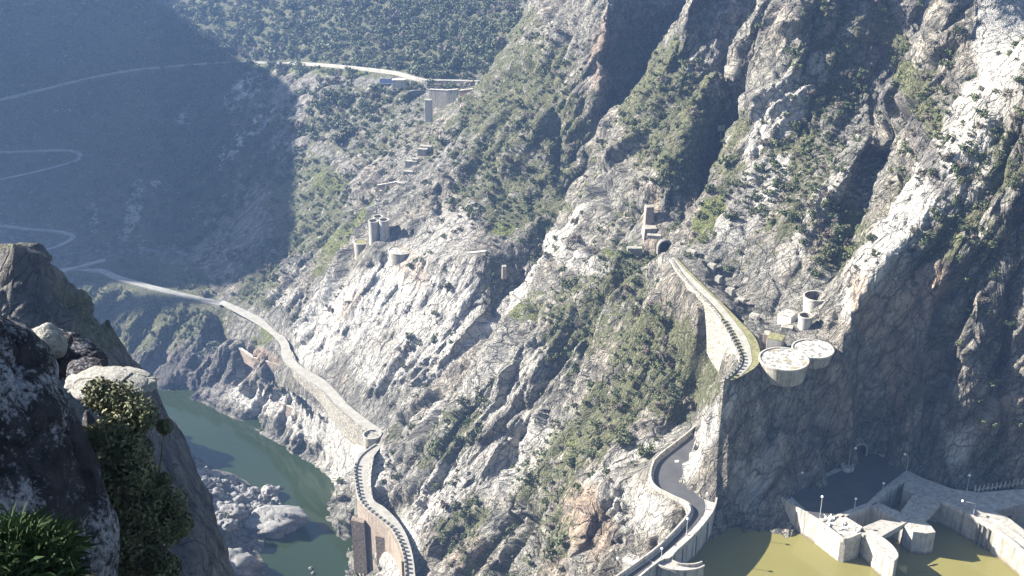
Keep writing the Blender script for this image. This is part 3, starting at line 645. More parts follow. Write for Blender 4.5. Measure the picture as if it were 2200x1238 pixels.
# ------------------------------------------------------------------ the dam road
CAMZ, DZ = 209., -9.                              # levels of the dam and the reservoir are given above the water
DL = [(1520,896),(1462,944),(1412,983),(1397,1010),(1397,1035),(1410,1052),(1440,1068),(1470,1083),(1480,1096),(1474,1112),(1440,1150),(1400,1187),(1325,1240),(1240,1300),(1120,1420)]
DR = [(1541,1052),(1541,1075),(1531,1105),(1497,1148),(1455,1187),(1440,1203),(1415,1212),(1350,1264),(1270,1325),(1160,1450)]
LAND = [(1560,884),(1503,930),(1489,965),(1479,1000),(1470,1022),(1468,1035),(1480,1046),(1505,1052)]
dam = empty('dam', atz(1430, 1100, -30), 'curved concrete dam crest with masonry downstream face and shaded upstream wall over the olive reservoir', 'dam')
out = [p[:2] for p in zp(DL, 7.5)]+[p[:2] for p in zp((LAND+DR), 7.5)][::-1]
mb = MB(); mb.prism(out, -34, 7.5); mb.build('crest_body', M['concrete'], dam)
s = smoothpts(zp(DL[3:12], 7.5), 3); mb = MB(); wall(mb, [(p[0], p[1], 0) for p in s], -.5, -20, 7.4); mb.build('masonry_face', M['masonry'], dam)
mb = MB(); wall(mb, smoothpts(zp(DL, 8), 3), .45, 7.5, 8.8); wall(mb, offset(smoothpts(zp(DL, 8), 3), .45), .8, 7.5, 7.75); mb.build('parapet', M['concrete'], dam)
mb = MB(); wall(mb, smoothpts(zp(DR, 8), 3), -.5, 7.5, 8.8); mb.build('parapet', M['concrete'], dam)
sr = smoothpts(zp(DR, 7.5), 3)
for i in (3, 7, 9, 11, 13):
    p = Vector(sr[i]); d = (Vector(sr[i+1])-p).normalized(); q = Vector((d.y, -d.x, 0))
    mb = MB(); mb.prism([tuple((p+d*.25-q*.15)[:2]), tuple((p-d*.25-q*.15)[:2]), tuple((p-d*.25+q*.2)[:2]), tuple((p+d*.25+q*.2)[:2])], -4, 7.45); mb.build('joint_rib', M['stone_dark'], dam)
    mb = MB(); mb.prism([tuple((p-d*.25-q*.15)[:2]), tuple((p-d*.25+q*.2)[:2]), tuple((p-d*.3+q*.2)[:2]), tuple((p-d*.3-q*.15)[:2])], -4, 7.3)
HK = [(1436,1200),(1443,1209),(1458,1216),(1478,1218),(1497,1216),(1509,1212),(1512,1217),(1500,1223),(1478,1227),(1452,1227),(1425,1220),(1405,1211),(1418,1203)]
mb = MB(); mb.prism([p[:2] for p in zp(HK, 7.6)], -14, 7.9); mb.build('hooked_wing_wall', M['concrete'], dam)
mb = MB(); wall(mb, smoothpts(zp(HK[1:6], 7.9), 4), .35, 7.9, 8.7); wall(mb, smoothpts(zp(HK[6:12], 7.9), 4), .35, 7.9, 8.5); mb.build('parapet', M['concrete'], dam)
AL = [(1533,893),(1470,949),(1420,990),(1405,1012),(1405,1033),(1418,1048),(1446,1063),(1478,1078),(1490,1095),(1484,1118),(1450,1152),(1408,1192),(1335,1243),(1250,1305),(1130,1425)]
AR = [(1553,885),(1500,935),(1487,965),(1477,1000),(1467,1022),(1469,1038),(1490,1056),(1508,1068),(1515,1085),(1512,1103),(1488,1135),(1440,1178),(1362,1243),(1280,1305),(1160,1425)]
_, DA, DB = road_sheet('asphalt_road', AL, AR, 7.56, M['asphalt'], 4)
sheet('road_marking', zp([(1450,989),(1459,989),(1457,993),(1450,993)], 7.58), M['white'])
sheet('road_joint', zp([(1387,1201),(1391,1200),(1416,1214),(1411,1216)], 7.585), M['concrete'])
mb = MB(); mb.prism([p[:2] for p in zp([(1505,1053),(1538,1053),(1536,1060),(1512,1057)], 7.6)], 7.4, 7.75); tag(mb.build('grass_bed', M['moss']), 'small strip of bright green grass at the foot of the cliff by the dam road', 'grass bed')
def lamp(px, py, z, h, label, arm=0, group='street lamps by the dam', az=0):
    p = atz(px, py, z); e = empty('street_lamp', p, label, 'street lamp', group)
    mb = MB(); top = (p[0], p[1], p[2]+h); mb.tube([(p[0], p[1], p[2]-.3), (p[0], p[1], p[2]+h*.5), top], [.12, .09, .07], 8); mb.tube([(p[0], p[1], p[2]-.3), (p[0], p[1], p[2]+.5)], .2, 8); mb.build('pole', M['metal'], e)
    c = top
    if arm:
        c = (p[0]+arm*math.cos(az), p[1]+arm*math.sin(az), p[2]+h+.35); mb = MB(); mb.tube([top, (p[0]+arm*.4*math.cos(az), p[1]+arm*.4*math.sin(az), p[2]+h+.35), c], .06, 6); mb.build('arm', M['metal'], e)
    mb = MB(); mb.tube([(c[0], c[1], c[2]-.15), (c[0], c[1], c[2]+.05), (c[0], c[1], c[2]+.35), (c[0], c[1], c[2]+.5)], [.18, .38, .34, .1], 10); mb.build('lamp_head', M['lampglass'], e)
lamp(1475,1149,7.6,5,'grey street lamp on the right edge of the lower straight of the dam road')
lamp(1517,1094,7.6,5,'grey street lamp on the outside of the sharp bend of the dam road')
lamp(1468,1024,7.6,4,'street lamp at the foot of the bright cliff beside the dam road')
lamp(1421,1200,7.6,3,'short street lamp by the hooked wing wall of the dam')
lamp(1416,1168,7.6,2.5,'street lamp leaning out over the downstream parapet of the dam road',1.8,az=math.pi*.8)
lamp(1345,1222,7.6,2,'lowest street lamp on the downstream parapet, next to the railed platform',2.4,az=math.pi*.85)
pf = empty('railed_platform', atz(1358,1213,5), 'small white railed platform outside the dam parapet', 'platform')
pp = [p[:2] for p in zp([(1338,1208),(1350,1196),(1372,1203),(1360,1215)], 7)]
mb = MB(); mb.prism(pp, 4, 7.0); mb.build('slab', M['concrete'], pf)
mb = MB()
for i in range(4):
    a, b_ = pp[i], pp[(i+1) % 4]; mb.bar((*a, 8), (*b_, 8), .06, .06); mb.bar((*a, 7.5), (*b_, 7.5), .05, .05); mb.bar((*a, 7), (*a, 8), .08, .08)
mb.build('railing', M['white'], pf)

# ------------------------------------------------------------------ intake works at the reservoir
it = empty('intake_works', atz(1850,1100,-12), 'pale concrete intake platform with open shafts, quay walls and pointed piers standing in the reservoir', 'intake')
def pz(pts, z0, z1, name, m, par, zref=7): mb = MB(); mb.prism([p[:2] for p in zp(pts, zref)], z0, z1); return mb.build(name, m, par)
PLAZA = [(1667,1068),(1690,1054),(1760,1024),(1815,996),(1838,968),(1885,966),(1952,1012),(1930,1029),(1897,1055),(1870,1082),(1802,1108),(1757,1123)]
pz(PLAZA, -14, 6.9, 'plaza_body', M['concrete'], it)
sheet('asphalt_plaza', zp([(1697,1064),(1760,1032),(1824,1004),(1848,975),(1884,975),(1945,1012),(1922,1030),(1889,1055),(1864,1080),(1800,1105),(1758,1115),(1745,1109)], 6.96), M['asphalt'])
pz([(1757,1123),(1802,1108),(1850,1140),(1850,1151),(1832,1159),(1817,1163),(1806,1160)], -14, 6.6, 'screen_platform', M['concrete_deck'], it)
mb = MB(); 
for i in range(34):
    px = random.uniform(1765,1840); py = random.uniform(1113,1152)
    if py > 1123+(px-1757)*.78-2 or py < 1108+(px-1802)*.68+4 and px > 1795: continue
    a = atz(px, py, 6.7); ang = random.uniform(0, 3.1); l = random.uniform(.8, 2.4); mb = MB(); mb.bar(a, (a[0]+l*math.cos(ang), a[1]+l*math.sin(ang), 6.8+random.random()*.5), .25, .25); mb.build('loose_beam', M['white'], it)
q = smoothpts(zp([(1667,1068),(1712,1097),(1757,1123),(1790,1148),(1806,1160),(1817,1163.5),(1832,1159),(1851,1151)], 7), 4)
mb = MB(); wall(mb, [(p[0], p[1], 0) for p in q], .5, 6.5, 7.9); mb.build('quay_parapet', M['concrete'], it)
pz([(1798,1106),(1868,1080),(1897,1053),(1930,1028),(1944,1036),(1905,1058),(1881,1084),(1810,1113)], -14, 7.15, 'shaft_rim', M['concrete'], it)
pz([(1803,1112),(1812,1108),(1853,1133),(1847,1141)], -14, 7.15, 'shaft_rim', M['concrete'], it)
pz([(1871,1087),(1883,1079),(1945,1106),(1959,1118),(1943,1125)], -14, 7.15, 'shaft_rim', M['concrete'], it)
pz([(1961,1065),(1973,1065),(1947,1106),(1934,1102)], -14, 7.15, 'shaft_rim', M['concrete'], it)
pz([(1850,1134),(1893,1117),(1943,1125),(1885,1158),(1868,1143)], 5.4, 7.05, 'bridge_deck', M['concrete_deck'], it)
pz([(1847,1141),(1853,1133),(1896,1117),(1899,1120),(1858,1140)], -14, 5.3, 'shaft_wall', M['old_concrete'], it)
pz([(1973,1066),(2022,1080),(1984,1119),(1959,1118),(1947,1106)], 5.4, 7.05, 'bridge_deck', M['concrete_deck'], it)
pz([(1944,1130),(1957,1119),(1984,1118),(2000,1130),(2010,1144),(1990,1147),(1962,1143)], -14, 7.1, 'pointed_pier', M['concrete'], it)
pz([(1850,1145),(1872,1144),(1892,1158),(1911,1172),(1925,1188),(1929,1202),(1921,1211),(1912,1206)], -14, 7.1, 'curved_pier', M['concrete'], it)
q = smoothpts(zp([(1872,1144),(1892,1158),(1911,1172),(1925,1188),(1929,1202),(1921,1211)], 7), 4)
mb = MB(); wall(mb, [(p[0], p[1], 0) for p in q], -.5, 7.1, 7.9); mb.build('pier_parapet', M['concrete'], it)
pz([(1932,1146),(1937,1144),(1958,1170),(1953,1173)], -1, 1.5, 'white_beam', M['white'], it, zref=1)
DECK = [(1930,1028),(1952,1012),(1985,1028),(2045,1050),(2100,1058),(2210,1050),(2300,1060),(2300,1072),(2200,1083),(2135,1098),(2170,1115),(2215,1150),(2260,1190),(2290,1230),(2265,1245),(2215,1205),(2170,1165),(2120,1131),(2070,1105),(2045,1091),(2020,1080),(1973,1065),(1940,1051),(1944,1036)]
pz(DECK, -14, 7.0, 'long_deck', M['concrete_deck'], it)
q = smoothpts(zp([(2020,1080),(2045,1091),(2070,1105),(2120,1131),(2170,1165),(2215,1205),(2265,1245)], 7), 4)
mb = MB(); wall(mb, [(p[0], p[1], 0) for p in q], .6, 7.0, 7.8); wall(mb, offset([(p[0], p[1], 0) for p in q], 3.6), .5, 7.0, 7.5); mb.build('deck_parapet', M['concrete'], it)
mb = MB(); wall(mb, [(p[0], p[1], 0) for p in q], -.15, -3, 6.8); mb.build('curved_wall_face', M['old_concrete'], it)
for px, py, w_ in ((2102,1120,2), (2110,1125,3), (2122,1131,4)):
    pz([(px,py+2),(px+w_,py+4),(px+w_,py+7),(px,py+5)], -2, 6.9, 'gate_groove', M['stone_dark'], it)
pz([(2135,1098.5),(2200,1083.5),(2300,1072.5),(2300,1076),(2200,1087),(2136,1101)], -1, 6.8, 'pit_wall', M['brown_wall'], it)
pz([(2172,1093),(2176,1092),(2176,1095),(2172,1096)], 2.5, 4.6, 'pit_window', M['black'], it)
pz([(2135,1098),(2300,1072),(2300,1200),(2215,1150),(2170,1115)], -14, 1, 'pit_floor', M['old_concrete'], it)
for (px, py, h, lab, arm, az) in [(1760,1122,8.2,'tall grey street lamp standing on the sunlit quay corner of the intake',0,0),(1836,1092,3,'small street lamp on the rim between asphalt plaza and open shaft',0,0),(1709,1050,4.6,'street lamp with curved arm against the dark cliff by the plaza',1.6,.3),(1896,1056,2.6,'small lamp post where the plaza meets the shaded shaft',0,0),(1822,1008,6.4,'street lamp rising from the round kiosk by the tunnel mouth',1.6,.3),(1947,1016,5.5,'street lamp in the shade at the far right corner of the plaza',1.2,2.6),(2077,1054,5,'street lamp in deep shade below the sunlit rock patch',0,0),(2091,1108,3.8,'crane-like lamp with a long white arm on the curved reservoir wall',3.4,2.9)]:
    lamp(px, py, 7, h, lab, arm, az=az)
for i in range(2):
    mb = MB(); a = atz(1690+i*42, 1058-i*20, 7.3); b_ = atz(1726+i*42, 1040-i*18, 7.3); mb.tube([a, b_], .28, 8); tag(mb.build('steel_pipe', M['metal']), ['steel pipe lying along the cliff foot by the quay corner', 'steel pipe lying along the cliff foot nearer the round kiosk'][i], 'pipe')
kc = atz(1820,1008,7); kk = empty('round_kiosk', kc, 'low round concrete kiosk in the shade at the edge of the asphalt plaza', 'kiosk')
mb = MB(); mb.ring(kc, 1.9, 1.5, 6.9, 8.3, 28); mb.build('ring_wall', M['concrete'], kk)
mb = MB(); mb.prism([(kc[0]+1.5*math.cos(a), kc[1]+1.5*math.sin(a)) for a in [2*math.pi*i/24 for i in range(24)]], 6.9, 7.9); mb.build('cover', M['old_concrete'], kk)
def portal(name, px, py, z, w, h, yaw, label, m, depth=3):
    c = Vector(atz(px, py, z)); e = empty(name, c, label, 'tunnel portal'); fx = Vector((math.cos(yaw), math.sin(yaw), 0)); fy = Vector((-fx.y, fx.x, 0)); N = 14
    def arch(w_, h_, y):
        return [c+fx*(-w_/2)+fy*y]+[c+fx*(-w_/2*math.cos(math.pi*i/N))+Vector((0, 0, h_-w_/2+w_/2*math.sin(math.pi*i/N)))+fy*y for i in range(N+1)]+[c+fx*(w_/2)+fy*y]
    A, B, A2_, B2_ = arch(w, h, -.3), arch(w+1.2, h+.6, -.3), arch(w, h, depth), arch(w+1.2, h+.6, depth)
    mb = MB()
    for i in range(len(A)-1): mb.poly([A[i], B[i], B[i+1], A[i+1]][::-1]); mb.poly([B[i], B2_[i], B2_[i+1], B[i+1]])
    mb.build('arch_ring', m, e)
    mb = MB()
    for i in range(len(A)-1): mb.poly([A[i], A[i+1], A2_[i+1], A2_[i]])
    mb.poly(A2_); mb.build('tunnel_lining', M['black'], e)
    return e
portal('tunnel_portal', 1846,981,7,3.6,4.2,R(12),'dark arched tunnel mouth in the cliff at the back of the asphalt plaza',M['old_concrete'])
portal('tunnel_portal', 1428,546,34,4.2,4.8,R(12),'shaded arched tunnel mouth at the top of the mossy gravel track',M['stone_dark'],1.6)
for i in range(17):
    px = 2098+i*9.2; py = 1056-i*1.35-(.9 if i > 8 else 0); c = atz(px, py, 7); e = empty('concrete_barrier', c, 'dark H-shaped concrete barrier in the row along the foot of the shaded cliff', 'barrier', 'row of H-shaped barriers at the cliff foot')
    for k in (-1, 1):
        mb = MB(); mb.prism([(c[0]+k*.5-.1, c[1]-.2), (c[0]+k*.5+.1, c[1]-.2), (c[0]+k*.5+.1, c[1]+.2), (c[0]+k*.5-.1, c[1]+.2)], 6.9, 8.9 if k < 0 else 8.3); mb.build('post', M['concrete'], e)
    mb = MB(); mb.bar((c[0]-.5, c[1]-.25, 7.7), (c[0]+.5, c[1]-.25, 7.7), .15, .25); mb.build('crossbar', M['concrete'], e)
c = zp([(2088,1158),(2094,1154),(2121,1163),(2114,1170)], .8); mb = MB(); mb.prism([p[:2] for p in c], -.3, .9); fl = empty('floating_pontoon', c[0], 'faded red floating pontoon moored under the gate grooves', 'pontoon'); mb.build('float', M['stone_dark'], fl)
mb = MB(); mb.prism([p[:2] for p in c], .92, 1.15); mb.build('deck_planks', M['pink'], fl)
for px, py, l, a, lab in ((2002,1214,1.6,.3,'upper of two drifting logs on the olive water'), (1983,1228,1.4,.1,'lower of two drifting logs on the olive water')):
    p = atz(px, py, .1); mb = MB(); mb.tube([(p[0]-l, p[1]-l*a, .05), (p[0], p[1], .22), (p[0]+l, p[1]+l*a, .12)], [.12, .22, .1], 7); tag(mb.build('drift_log', M['wood']), lab, 'log')

CAMZ, DZ = 200., 0.
# ------------------------------------------------------------------ round platforms, tanks, silos, ruins
def drum(px, py, z, r, zb, label, name='round_platform', top=None, taper=.8, hollow=False, m=None, cat='platform', inner=1.2):
    c = atz(px, py, z); e = empty(name, (c[0], c[1], zb), label, cat); K = 40; ca = [2*math.pi*i/K for i in range(K)]; m = m or M['old_concrete']
    mb = MB()
    for i in range(K):
        a, b_ = ca[i], ca[(i+1) % K]; rb = r*taper
        mb.poly([(c[0]+rb*math.cos(a), c[1]+rb*math.sin(a), zb), (c[0]+rb*math.cos(b_), c[1]+rb*math.sin(b_), zb), (c[0]+r*math.cos(b_), c[1]+r*math.sin(b_), z), (c[0]+r*math.cos(a), c[1]+r*math.sin(a), z)])
    mb.build('drum_wall', m, e)
    mb = MB(); mb.ring(c, r+.12, r-.35, z-.25, z+.25, K); mb.build('rim', M['concrete'], e)
    mb = MB(); zt = z-inner if hollow else z; mb.poly([(c[0]+(r-.3)*math.cos(a), c[1]+(r-.3)*math.sin(a), zt) for a in ca]); 
    mb.build('floor' if hollow else 'top_slab', top or M['old_concrete'], e)
    if hollow:
        mb = MB()
        for i in range(K):
            a, b_ = ca[i], ca[(i+1) % K]; rr = r-.35
            mb.poly([(c[0]+rr*math.cos(b_), c[1]+rr*math.sin(b_), zt), (c[0]+rr*math.cos(a), c[1]+rr*math.sin(a), zt), (c[0]+rr*math.cos(a), c[1]+rr*math.sin(a), z), (c[0]+rr*math.cos(b_), c[1]+rr*math.sin(b_), z)])
        mb.build('inner_wall', M['brown_wall'], e)
    return e
drum(1684,772,34.9,6.9,29.5,'larger round platform with speckled white top on the lip of the cliff',top=M['speckle'],taper=.9)
drum(1746,750,34.7,5.9,31,'smaller round platform with speckled white top, set back beside the larger one',top=M['speckle'],taper=.85)
drum(1753,637,40.5,3.7,33,'large open round concrete tank on the slope above the round platforms','water_tank',hollow=True,taper=.86,cat='tank',inner=4.5,m=M['concrete'])
drum(1731,679,39.0,2.1,34,'small open round concrete tank just below the large one','water_tank',hollow=True,taper=.9,cat='tank',inner=2.5,m=M['concrete'])
for i, (px, py, Y) in enumerate([(802,475,541), (825,473,540), (812,466,545)]):
    p = at(px, py, Y); drum(px, py, p[2], 2.35, p[2]-19, ['front left silo of the three tall pale silos on the rib', 'right silo of the three tall pale silos on the rib', 'rear silo peeping over the other two tall pale silos'][i], 'silo', taper=1.0, cat='silo', hollow=True, inner=.8, m=M['concrete'])
p = at(805,532,541); drum(805,532,p[2],3.1,p[2]-8,'round masonry bastion under the three silos','bastion',taper=1.05,cat='bastion')
p = at(776,520,549); drum(776,520,p[2],3.6,p[2]-9,'round platform with grassy top left of the silos',top=M['moss'],taper=.92)
p = at(862,537,530); drum(862,537,p[2],5.9,p[2]-9,'wide round platform half covered in rubble right of the silos',top=M['speckle'],taper=.95)
def wline(name, pts, th, h, deep, m, label, cat='wall', cap=None, group=None):
    P = [at(*q) for q in pts]; e = empty(name, (P[0][0], P[0][1], P[0][2]-deep), label, cat, group); mb = MB(); wall(mb, P, th, [p[2]-deep for p in P], [p[2]+h for p in P]); mb.build('wall_body', m, e)
    mb = MB(); P2 = offset(P, -.15*np.sign(th)); wall(mb, P2, th+.3*np.sign(th), [p[2]+h+.003 for p in P], [p[2]+h+.25 for p in P]); mb.build('coping', cap or M['concrete'], e); return e
wline('ledge_wall', [(915,560,517),(960,558,508),(1000,552,502),(1042,548,497)], 1.6, 1.5, 5, M['old_concrete'], 'long thin walled ledge running right from the silos across the pale slab')
wline('ledge_wall', [(880,560,521),(912,563,515)], 2.5, .4, 3, M['old_concrete'], 'short stepped landing between the wide round platform and the thin ledge')
def block(name, px, py, Y, w, d, h, rot, m, label, cat='block', deep=4, top=None, taper=1.0, group=None):
    """rough-cast block whose base centre is seen at (px,py)"""
    c = at(px, py, Y); e = empty(name, c, label, cat, group); cr, sr_ = math.cos(R(rot)), math.sin(R(rot))
    f = lambda x, y: (c[0]+x*cr-y*sr_, c[1]+x*sr_+y*cr)
    mb = MB(); n = len(mb.v); B = [f(-w/2, -d/2), f(w/2, -d/2), f(w/2, d/2), f(-w/2, d/2)]; T = [f(-w/2*taper, -d/2*taper), f(w/2*taper, -d/2*taper), f(w/2*taper, d/2*taper), f(-w/2*taper, d/2*taper)]
    mb.v = [(*p, c[2]-deep) for p in B]+[(*p, c[2]+h) for p in T]; mb.f = [[3, 2, 1, 0], [4, 5, 6, 7], [0, 1, 5, 4], [1, 2, 6, 5], [2, 3, 7, 6], [3, 0, 4, 7]]; mb.build('block_body', m, e, bevel=.08)
    mb = MB(); mb.prism([f(-w/2*taper-.02, -d/2*taper-.02), f(w/2*taper+.02, -d/2*taper-.02), f(w/2*taper+.02, d/2*taper+.02), f(-w/2*taper-.02, d/2*taper+.02)], c[2]+h+.003, c[2]+h+.15); mb.build('cap', top or M['old_concrete'], e)
    return e
block('ruined_hut',1690,702,334,4.2,5,4.5,-35,M['white'],'bright white roofless hut on the slope left of the tanks','hut',top=M['speckle'])
block('valve_block',1665,748,318,4.4,4,3.6,-25,M['concrete'],'pale block with grassy top beside the larger round platform','block',top=M['moss'])
block('valve_block',1645,742,322,1.6,3,4,-20,M['brown_wall'],'narrow brown block left of the grassy-topped block','block')
block('valve_block',1688,732,326,3.4,2.2,4.6,-20,M['old_concrete'],'shaded wall stub between the white hut and the round platforms','block')
for i, (px, py, Y, w_, h_, lab) in enumerate([(1484,568,384,3.2,5,'highest and widest of the wall buttresses right of the track, near the tunnel'),(1506,566,386,4.2,3.4,'flat-topped wall step just right of the highest buttress'),(1528,592,375,2.4,4,'second buttress down along the right of the track'),(1542,620,367,1.7,4.2,'third buttress down along the right of the track'),(1567,645,358,2.2,4,'fourth buttress down along the right of the track'),(1590,662,352,2.6,3.2,'fifth, squat buttress down along the right of the track'),(1618,708,338,2.6,5,'lowest buttress along the right of the track, above the junction')]):
    block('buttress', px, py, Y, w_, 2.2, h_, -35, M['concrete'], lab, 'buttress', group='buttresses beside the mossy track')
block('ruined_tower',1393,486,432,4.0,3.8,8,8,M['brown_wall'],'tall reddish brick tower stub on the rib above the tunnel mouth','tower',deep=5,taper=.74)
block('tower_footing',1395,502,428,5.6,5,2.6,8,M['old_concrete'],'pale sloping footing under the reddish tower stub','footing',deep=5,taper=.85)
block('concrete_slab',1405,508,414,5,2,.5,-10,M['concrete'],'flat concrete lintel above the upper tunnel mouth','slab',deep=.6)
block('guard_hut',1363,542,418,5.5,2.2,1.8,0,M['old_concrete'],'low ruined wall on the ledge left of the upper tunnel mouth','ruin')
block('tower_stub',1083,580,488,2.0,2.0,1.8,10,M['brown_wall'],'narrow brick stub standing in the gully right of the long ledge','ruin',taper=.85)
block('masonry_block',960,672,512,3.4,3,3.4,-20,M['old_concrete'],'square masonry stub sunk in the pale slab','block')
wline('terrace_wall',[(1135,1008,378),(1158,994,377),(1182,998,375)],-1.2,.3,2,M['pink_masonry'],'curved rubble terrace wall under the grassy shelf in the middle gully','terrace wall')
wline('river_wall',[(603,866,536),(630,878,529),(665,896,519)],-1.4,1.2,6,M['pink_masonry'],'straight reddish wall standing on the pale rocks beside the water')
wline('river_wall',[(500,738,586),(548,770,568),(604,786,556)],-1.2,.8,6,M['pink_masonry'],'reddish wall below the grassy bank at the bend of the river road')
block('stone_shed',592,848,545,4,3,1.5,0,M['stone_dark'],'small dark stone shed with two openings by the river rocks','shed',top=M['concrete'])
# upper ruins
wline('fort_wall',[(925,212,676),(962,214,672),(985,212,670)],-1.5,5.5,8,M['old_concrete'],'high pale retaining wall right under the upper road, left part')
wline('fort_wall',[(990,205,672),(1032,200,668)],-1.5,3,8,M['brick'],'reddish retaining wall right under the upper road, next to the rib')
block('pillar',921,243,655,3.6,2.6,7.5,-15,M['concrete'],'pale square pillar standing free below the upper road','pillar',deep=5)
block('pillar',972,242,655,2.6,2.4,4.6,0,M['concrete'],'shaded pillar with pointed cap below the upper road','pillar',deep=5,taper=.8)
block('pillar',992,236,655,3.4,2.4,2.6,0,M['concrete'],'low pillar with a white top nearest the rib below the upper road','pillar',deep=5,top=M['white'])
for i, (px, py, Y, w_, lab) in enumerate([(916,318,594,6,'topmost'),(908,324,592,5,'second'),(884,350,586,6,'third'),(893,345,587,3,'fourth'),(878,372,580,5,'fifth'),(872,388,577,4,'sixth'),(862,397,574,4,'lowest')]):
    block('stair_landing', px, py, Y, w_, 2.5, 1.0, -12, M['old_concrete'], lab+' of the broken stair landings climbing the gully left of the rib', 'stair landing', deep=2.5, group='broken stair landings in the gully')
wline('ruined_wall',[(812,404,590),(835,400,588),(868,394,584)],-1,1.6,8,M['brown_wall'],'brown ruined wall above the silos, between the two thin piers')
for px, py, lab in ((819,440,'left of the two tall thin piers above the silos'),(833,425,'right of the two tall thin piers above the silos')):
    block('thin_pier', px, py, 582, 1.3, 1.6, 7.5, -15, M['concrete'], lab, 'pier', deep=4)
# hut with solar panels beside the upper road
p = at(862,180,697); e = empty('pump_house', p, 'small white round-ended hut beside the upper road with solar panels next to it', 'hut')
mb = MB(); mb.prism([(p[0]-5, p[1]-2), (p[0]+1, p[1]-2)]+[(p[0]+1+2*math.cos(R(a)), p[1]+2*math.sin(R(a))) for a in range(-75, 76, 25)]+[(p[0]+1, p[1]+2), (p[0]-5, p[1]+2)], p[2]-2, p[2]+2.4); mb.build('walls', M['concrete'], e)
mb = MB(); mb.prism([(p[0]-5.2, p[1]-2.2), (p[0]+1, p[1]-2.2)]+[(p[0]+1+2.2*math.cos(R(a)), p[1]+2.2*math.sin(R(a))) for a in range(-75, 76, 25)]+[(p[0]+1, p[1]+2.2), (p[0]-5.2, p[1]+2.2)], p[2]+2.4, p[2]+2.7); mb.build('roof', M['concrete'], e)
for i in range(2):
    q = at(833, 176+i*4, 698-i*3); e = empty('solar_panel', q, ['rear row of dark blue solar panels left of the small hut', 'front row of dark blue solar panels left of the small hut'][i], 'solar panel')
    mb = MB(); mb.poly([(q[0]-4.5, q[1]-1, q[2]+.4), (q[0]+4.5, q[1]-1, q[2]+.4), (q[0]+4.5, q[1]+.6, q[2]+1.6), (q[0]-4.5, q[1]+.6, q[2]+1.6)]); mb.build('panel', M['panel'], e)
    mb = MB(); 
    for k in (-4.4, 0, 4.4): mb.bar((q[0]+k, q[1]+.5, q[2]-2), (q[0]+k, q[1]+.5, q[2]+1.5), .15, .15); mb.bar((q[0]+k, q[1]-.9, q[2]-2), (q[0]+k, q[1]-.9, q[2]+.35), .15, .15)
    mb.bar((q[0]-4.6, q[1]-1.05, q[2]+.4), (q[0]+4.6, q[1]-1.05, q[2]+.4), .15, .15); mb.build('frame', M['metal'], e)
wp = at(1548,272,468); e = empty('survey_board', wp, 'small pale rounded board on a post standing on the dark slope between two ribs', 'board')
mb = MB(); mb.bar((wp[0], wp[1]-2, wp[2]-6), (wp[0], wp[1]-2, wp[2]), .2, .2); mb.build('post', M['metal'], e)
mb = MB(); mb.prism([(wp[0]-1.4, wp[1]-2.2), (wp[0]+1.4, wp[1]-2.2), (wp[0]+1.4, wp[1]-2.05), (wp[0]-1.4, wp[1]-2.05)], wp[2]-1.2, wp[2]+1.2); mb.build('board', M['concrete'], e)
print('built', round(time.time()-T0, 1))

# ------------------------------------------------------------------ boulders by the river
def rock_verts(n, seed, amp=.28, facet=.25, sc=1.3):
    th = np.linspace(0, np.pi, n); ph = np.linspace(0, 2*np.pi, 2*n, endpoint=False); T, Pp = np.meshgrid(th, ph, indexing='ij')
    d = np.stack([np.sin(T)*np.cos(Pp), np.sin(T)*np.sin(Pp), np.cos(T)], -1).reshape(-1, 3)
    d2 = d*sc+seed*13.7; r = 1+amp*fbm(d2[:, 0], d2[:, 1], d2[:, 2], 5, seed)*1.6+facet*blocks((d2[:, 0]*1.1).astype(np.float32), (d2[:, 1]*1.1).astype(np.float32), (d2[:, 2]*1.1).astype(np.float32), seed, 1.2)
    idx = np.arange(n*2*n).reshape(n, 2*n); nx_ = np.roll(idx, -1, axis=1)
    return d*r[:, None], np.stack([idx[:-1], idx[1:], nx_[1:], nx_[:-1]], -1).reshape(-1, 4)
def boulder_mat():
    m, t, n, l, p = nmat('river_granite'); pos = worldpos(t)
    c = ramp(t, noise(t, pos, .8, 6, .7), [(.3, (.11, .105, .10)), (.5, (.19, .185, .175)), (.7, (.28, .27, .25))]); l.new(c, p.inputs['Base Color']); p.inputs['Roughness'].default_value = .95
    l.new(bump(t, noise(t, pos, 1.5, 6, .7), .25), p.inputs['Normal']); return m
M['boulder'] = boulder_mat()
BM = []
for k in range(5):
    v, f_ = rock_verts(22, k+3, .3, .3); o = mesh_np('boulder', v, f_, M['boulder'], smooth=False); BM.append(o.data); bpy.data.objects.remove(o)
_bk = np.nonzero((TPX > 330)&(TPX < 720)&(TPY > 950)&(TPY < 1260)&(TY > 380)&TV)[0]
def bank(px, py):
    if len(_bk) == 0: return atz(px, py, -130)
    j = _bk[np.argmin((TPX[_bk]-px)**2+(TPY[_bk]-py)**2)]; p = atz(px, py, -130)
    return (TX[j], TY[j], TZ[j]) if TZ[j] > -130 and (TPX[j]-px)**2+(TPY[j]-py)**2 < 100 else p
def boulder(px, py, r, label, sx=1., sz=.7, z=None, rot=None, group='boulders in the river', first=None):
    c = bank(px, py); o = bpy.data.objects.new('boulder', BM[first if first is not None else random.randrange(5)]); COL.objects.link(o)
    o.location = (c[0], c[1], c[2]+r*sz*.25); o.scale = (r*sx, r, r*sz); o.rotation_euler = (random.uniform(-.3, .3), random.uniform(-.3, .3), random.uniform(0, 6.3) if rot is None else rot)
    return tag(o, label, 'boulder', group)
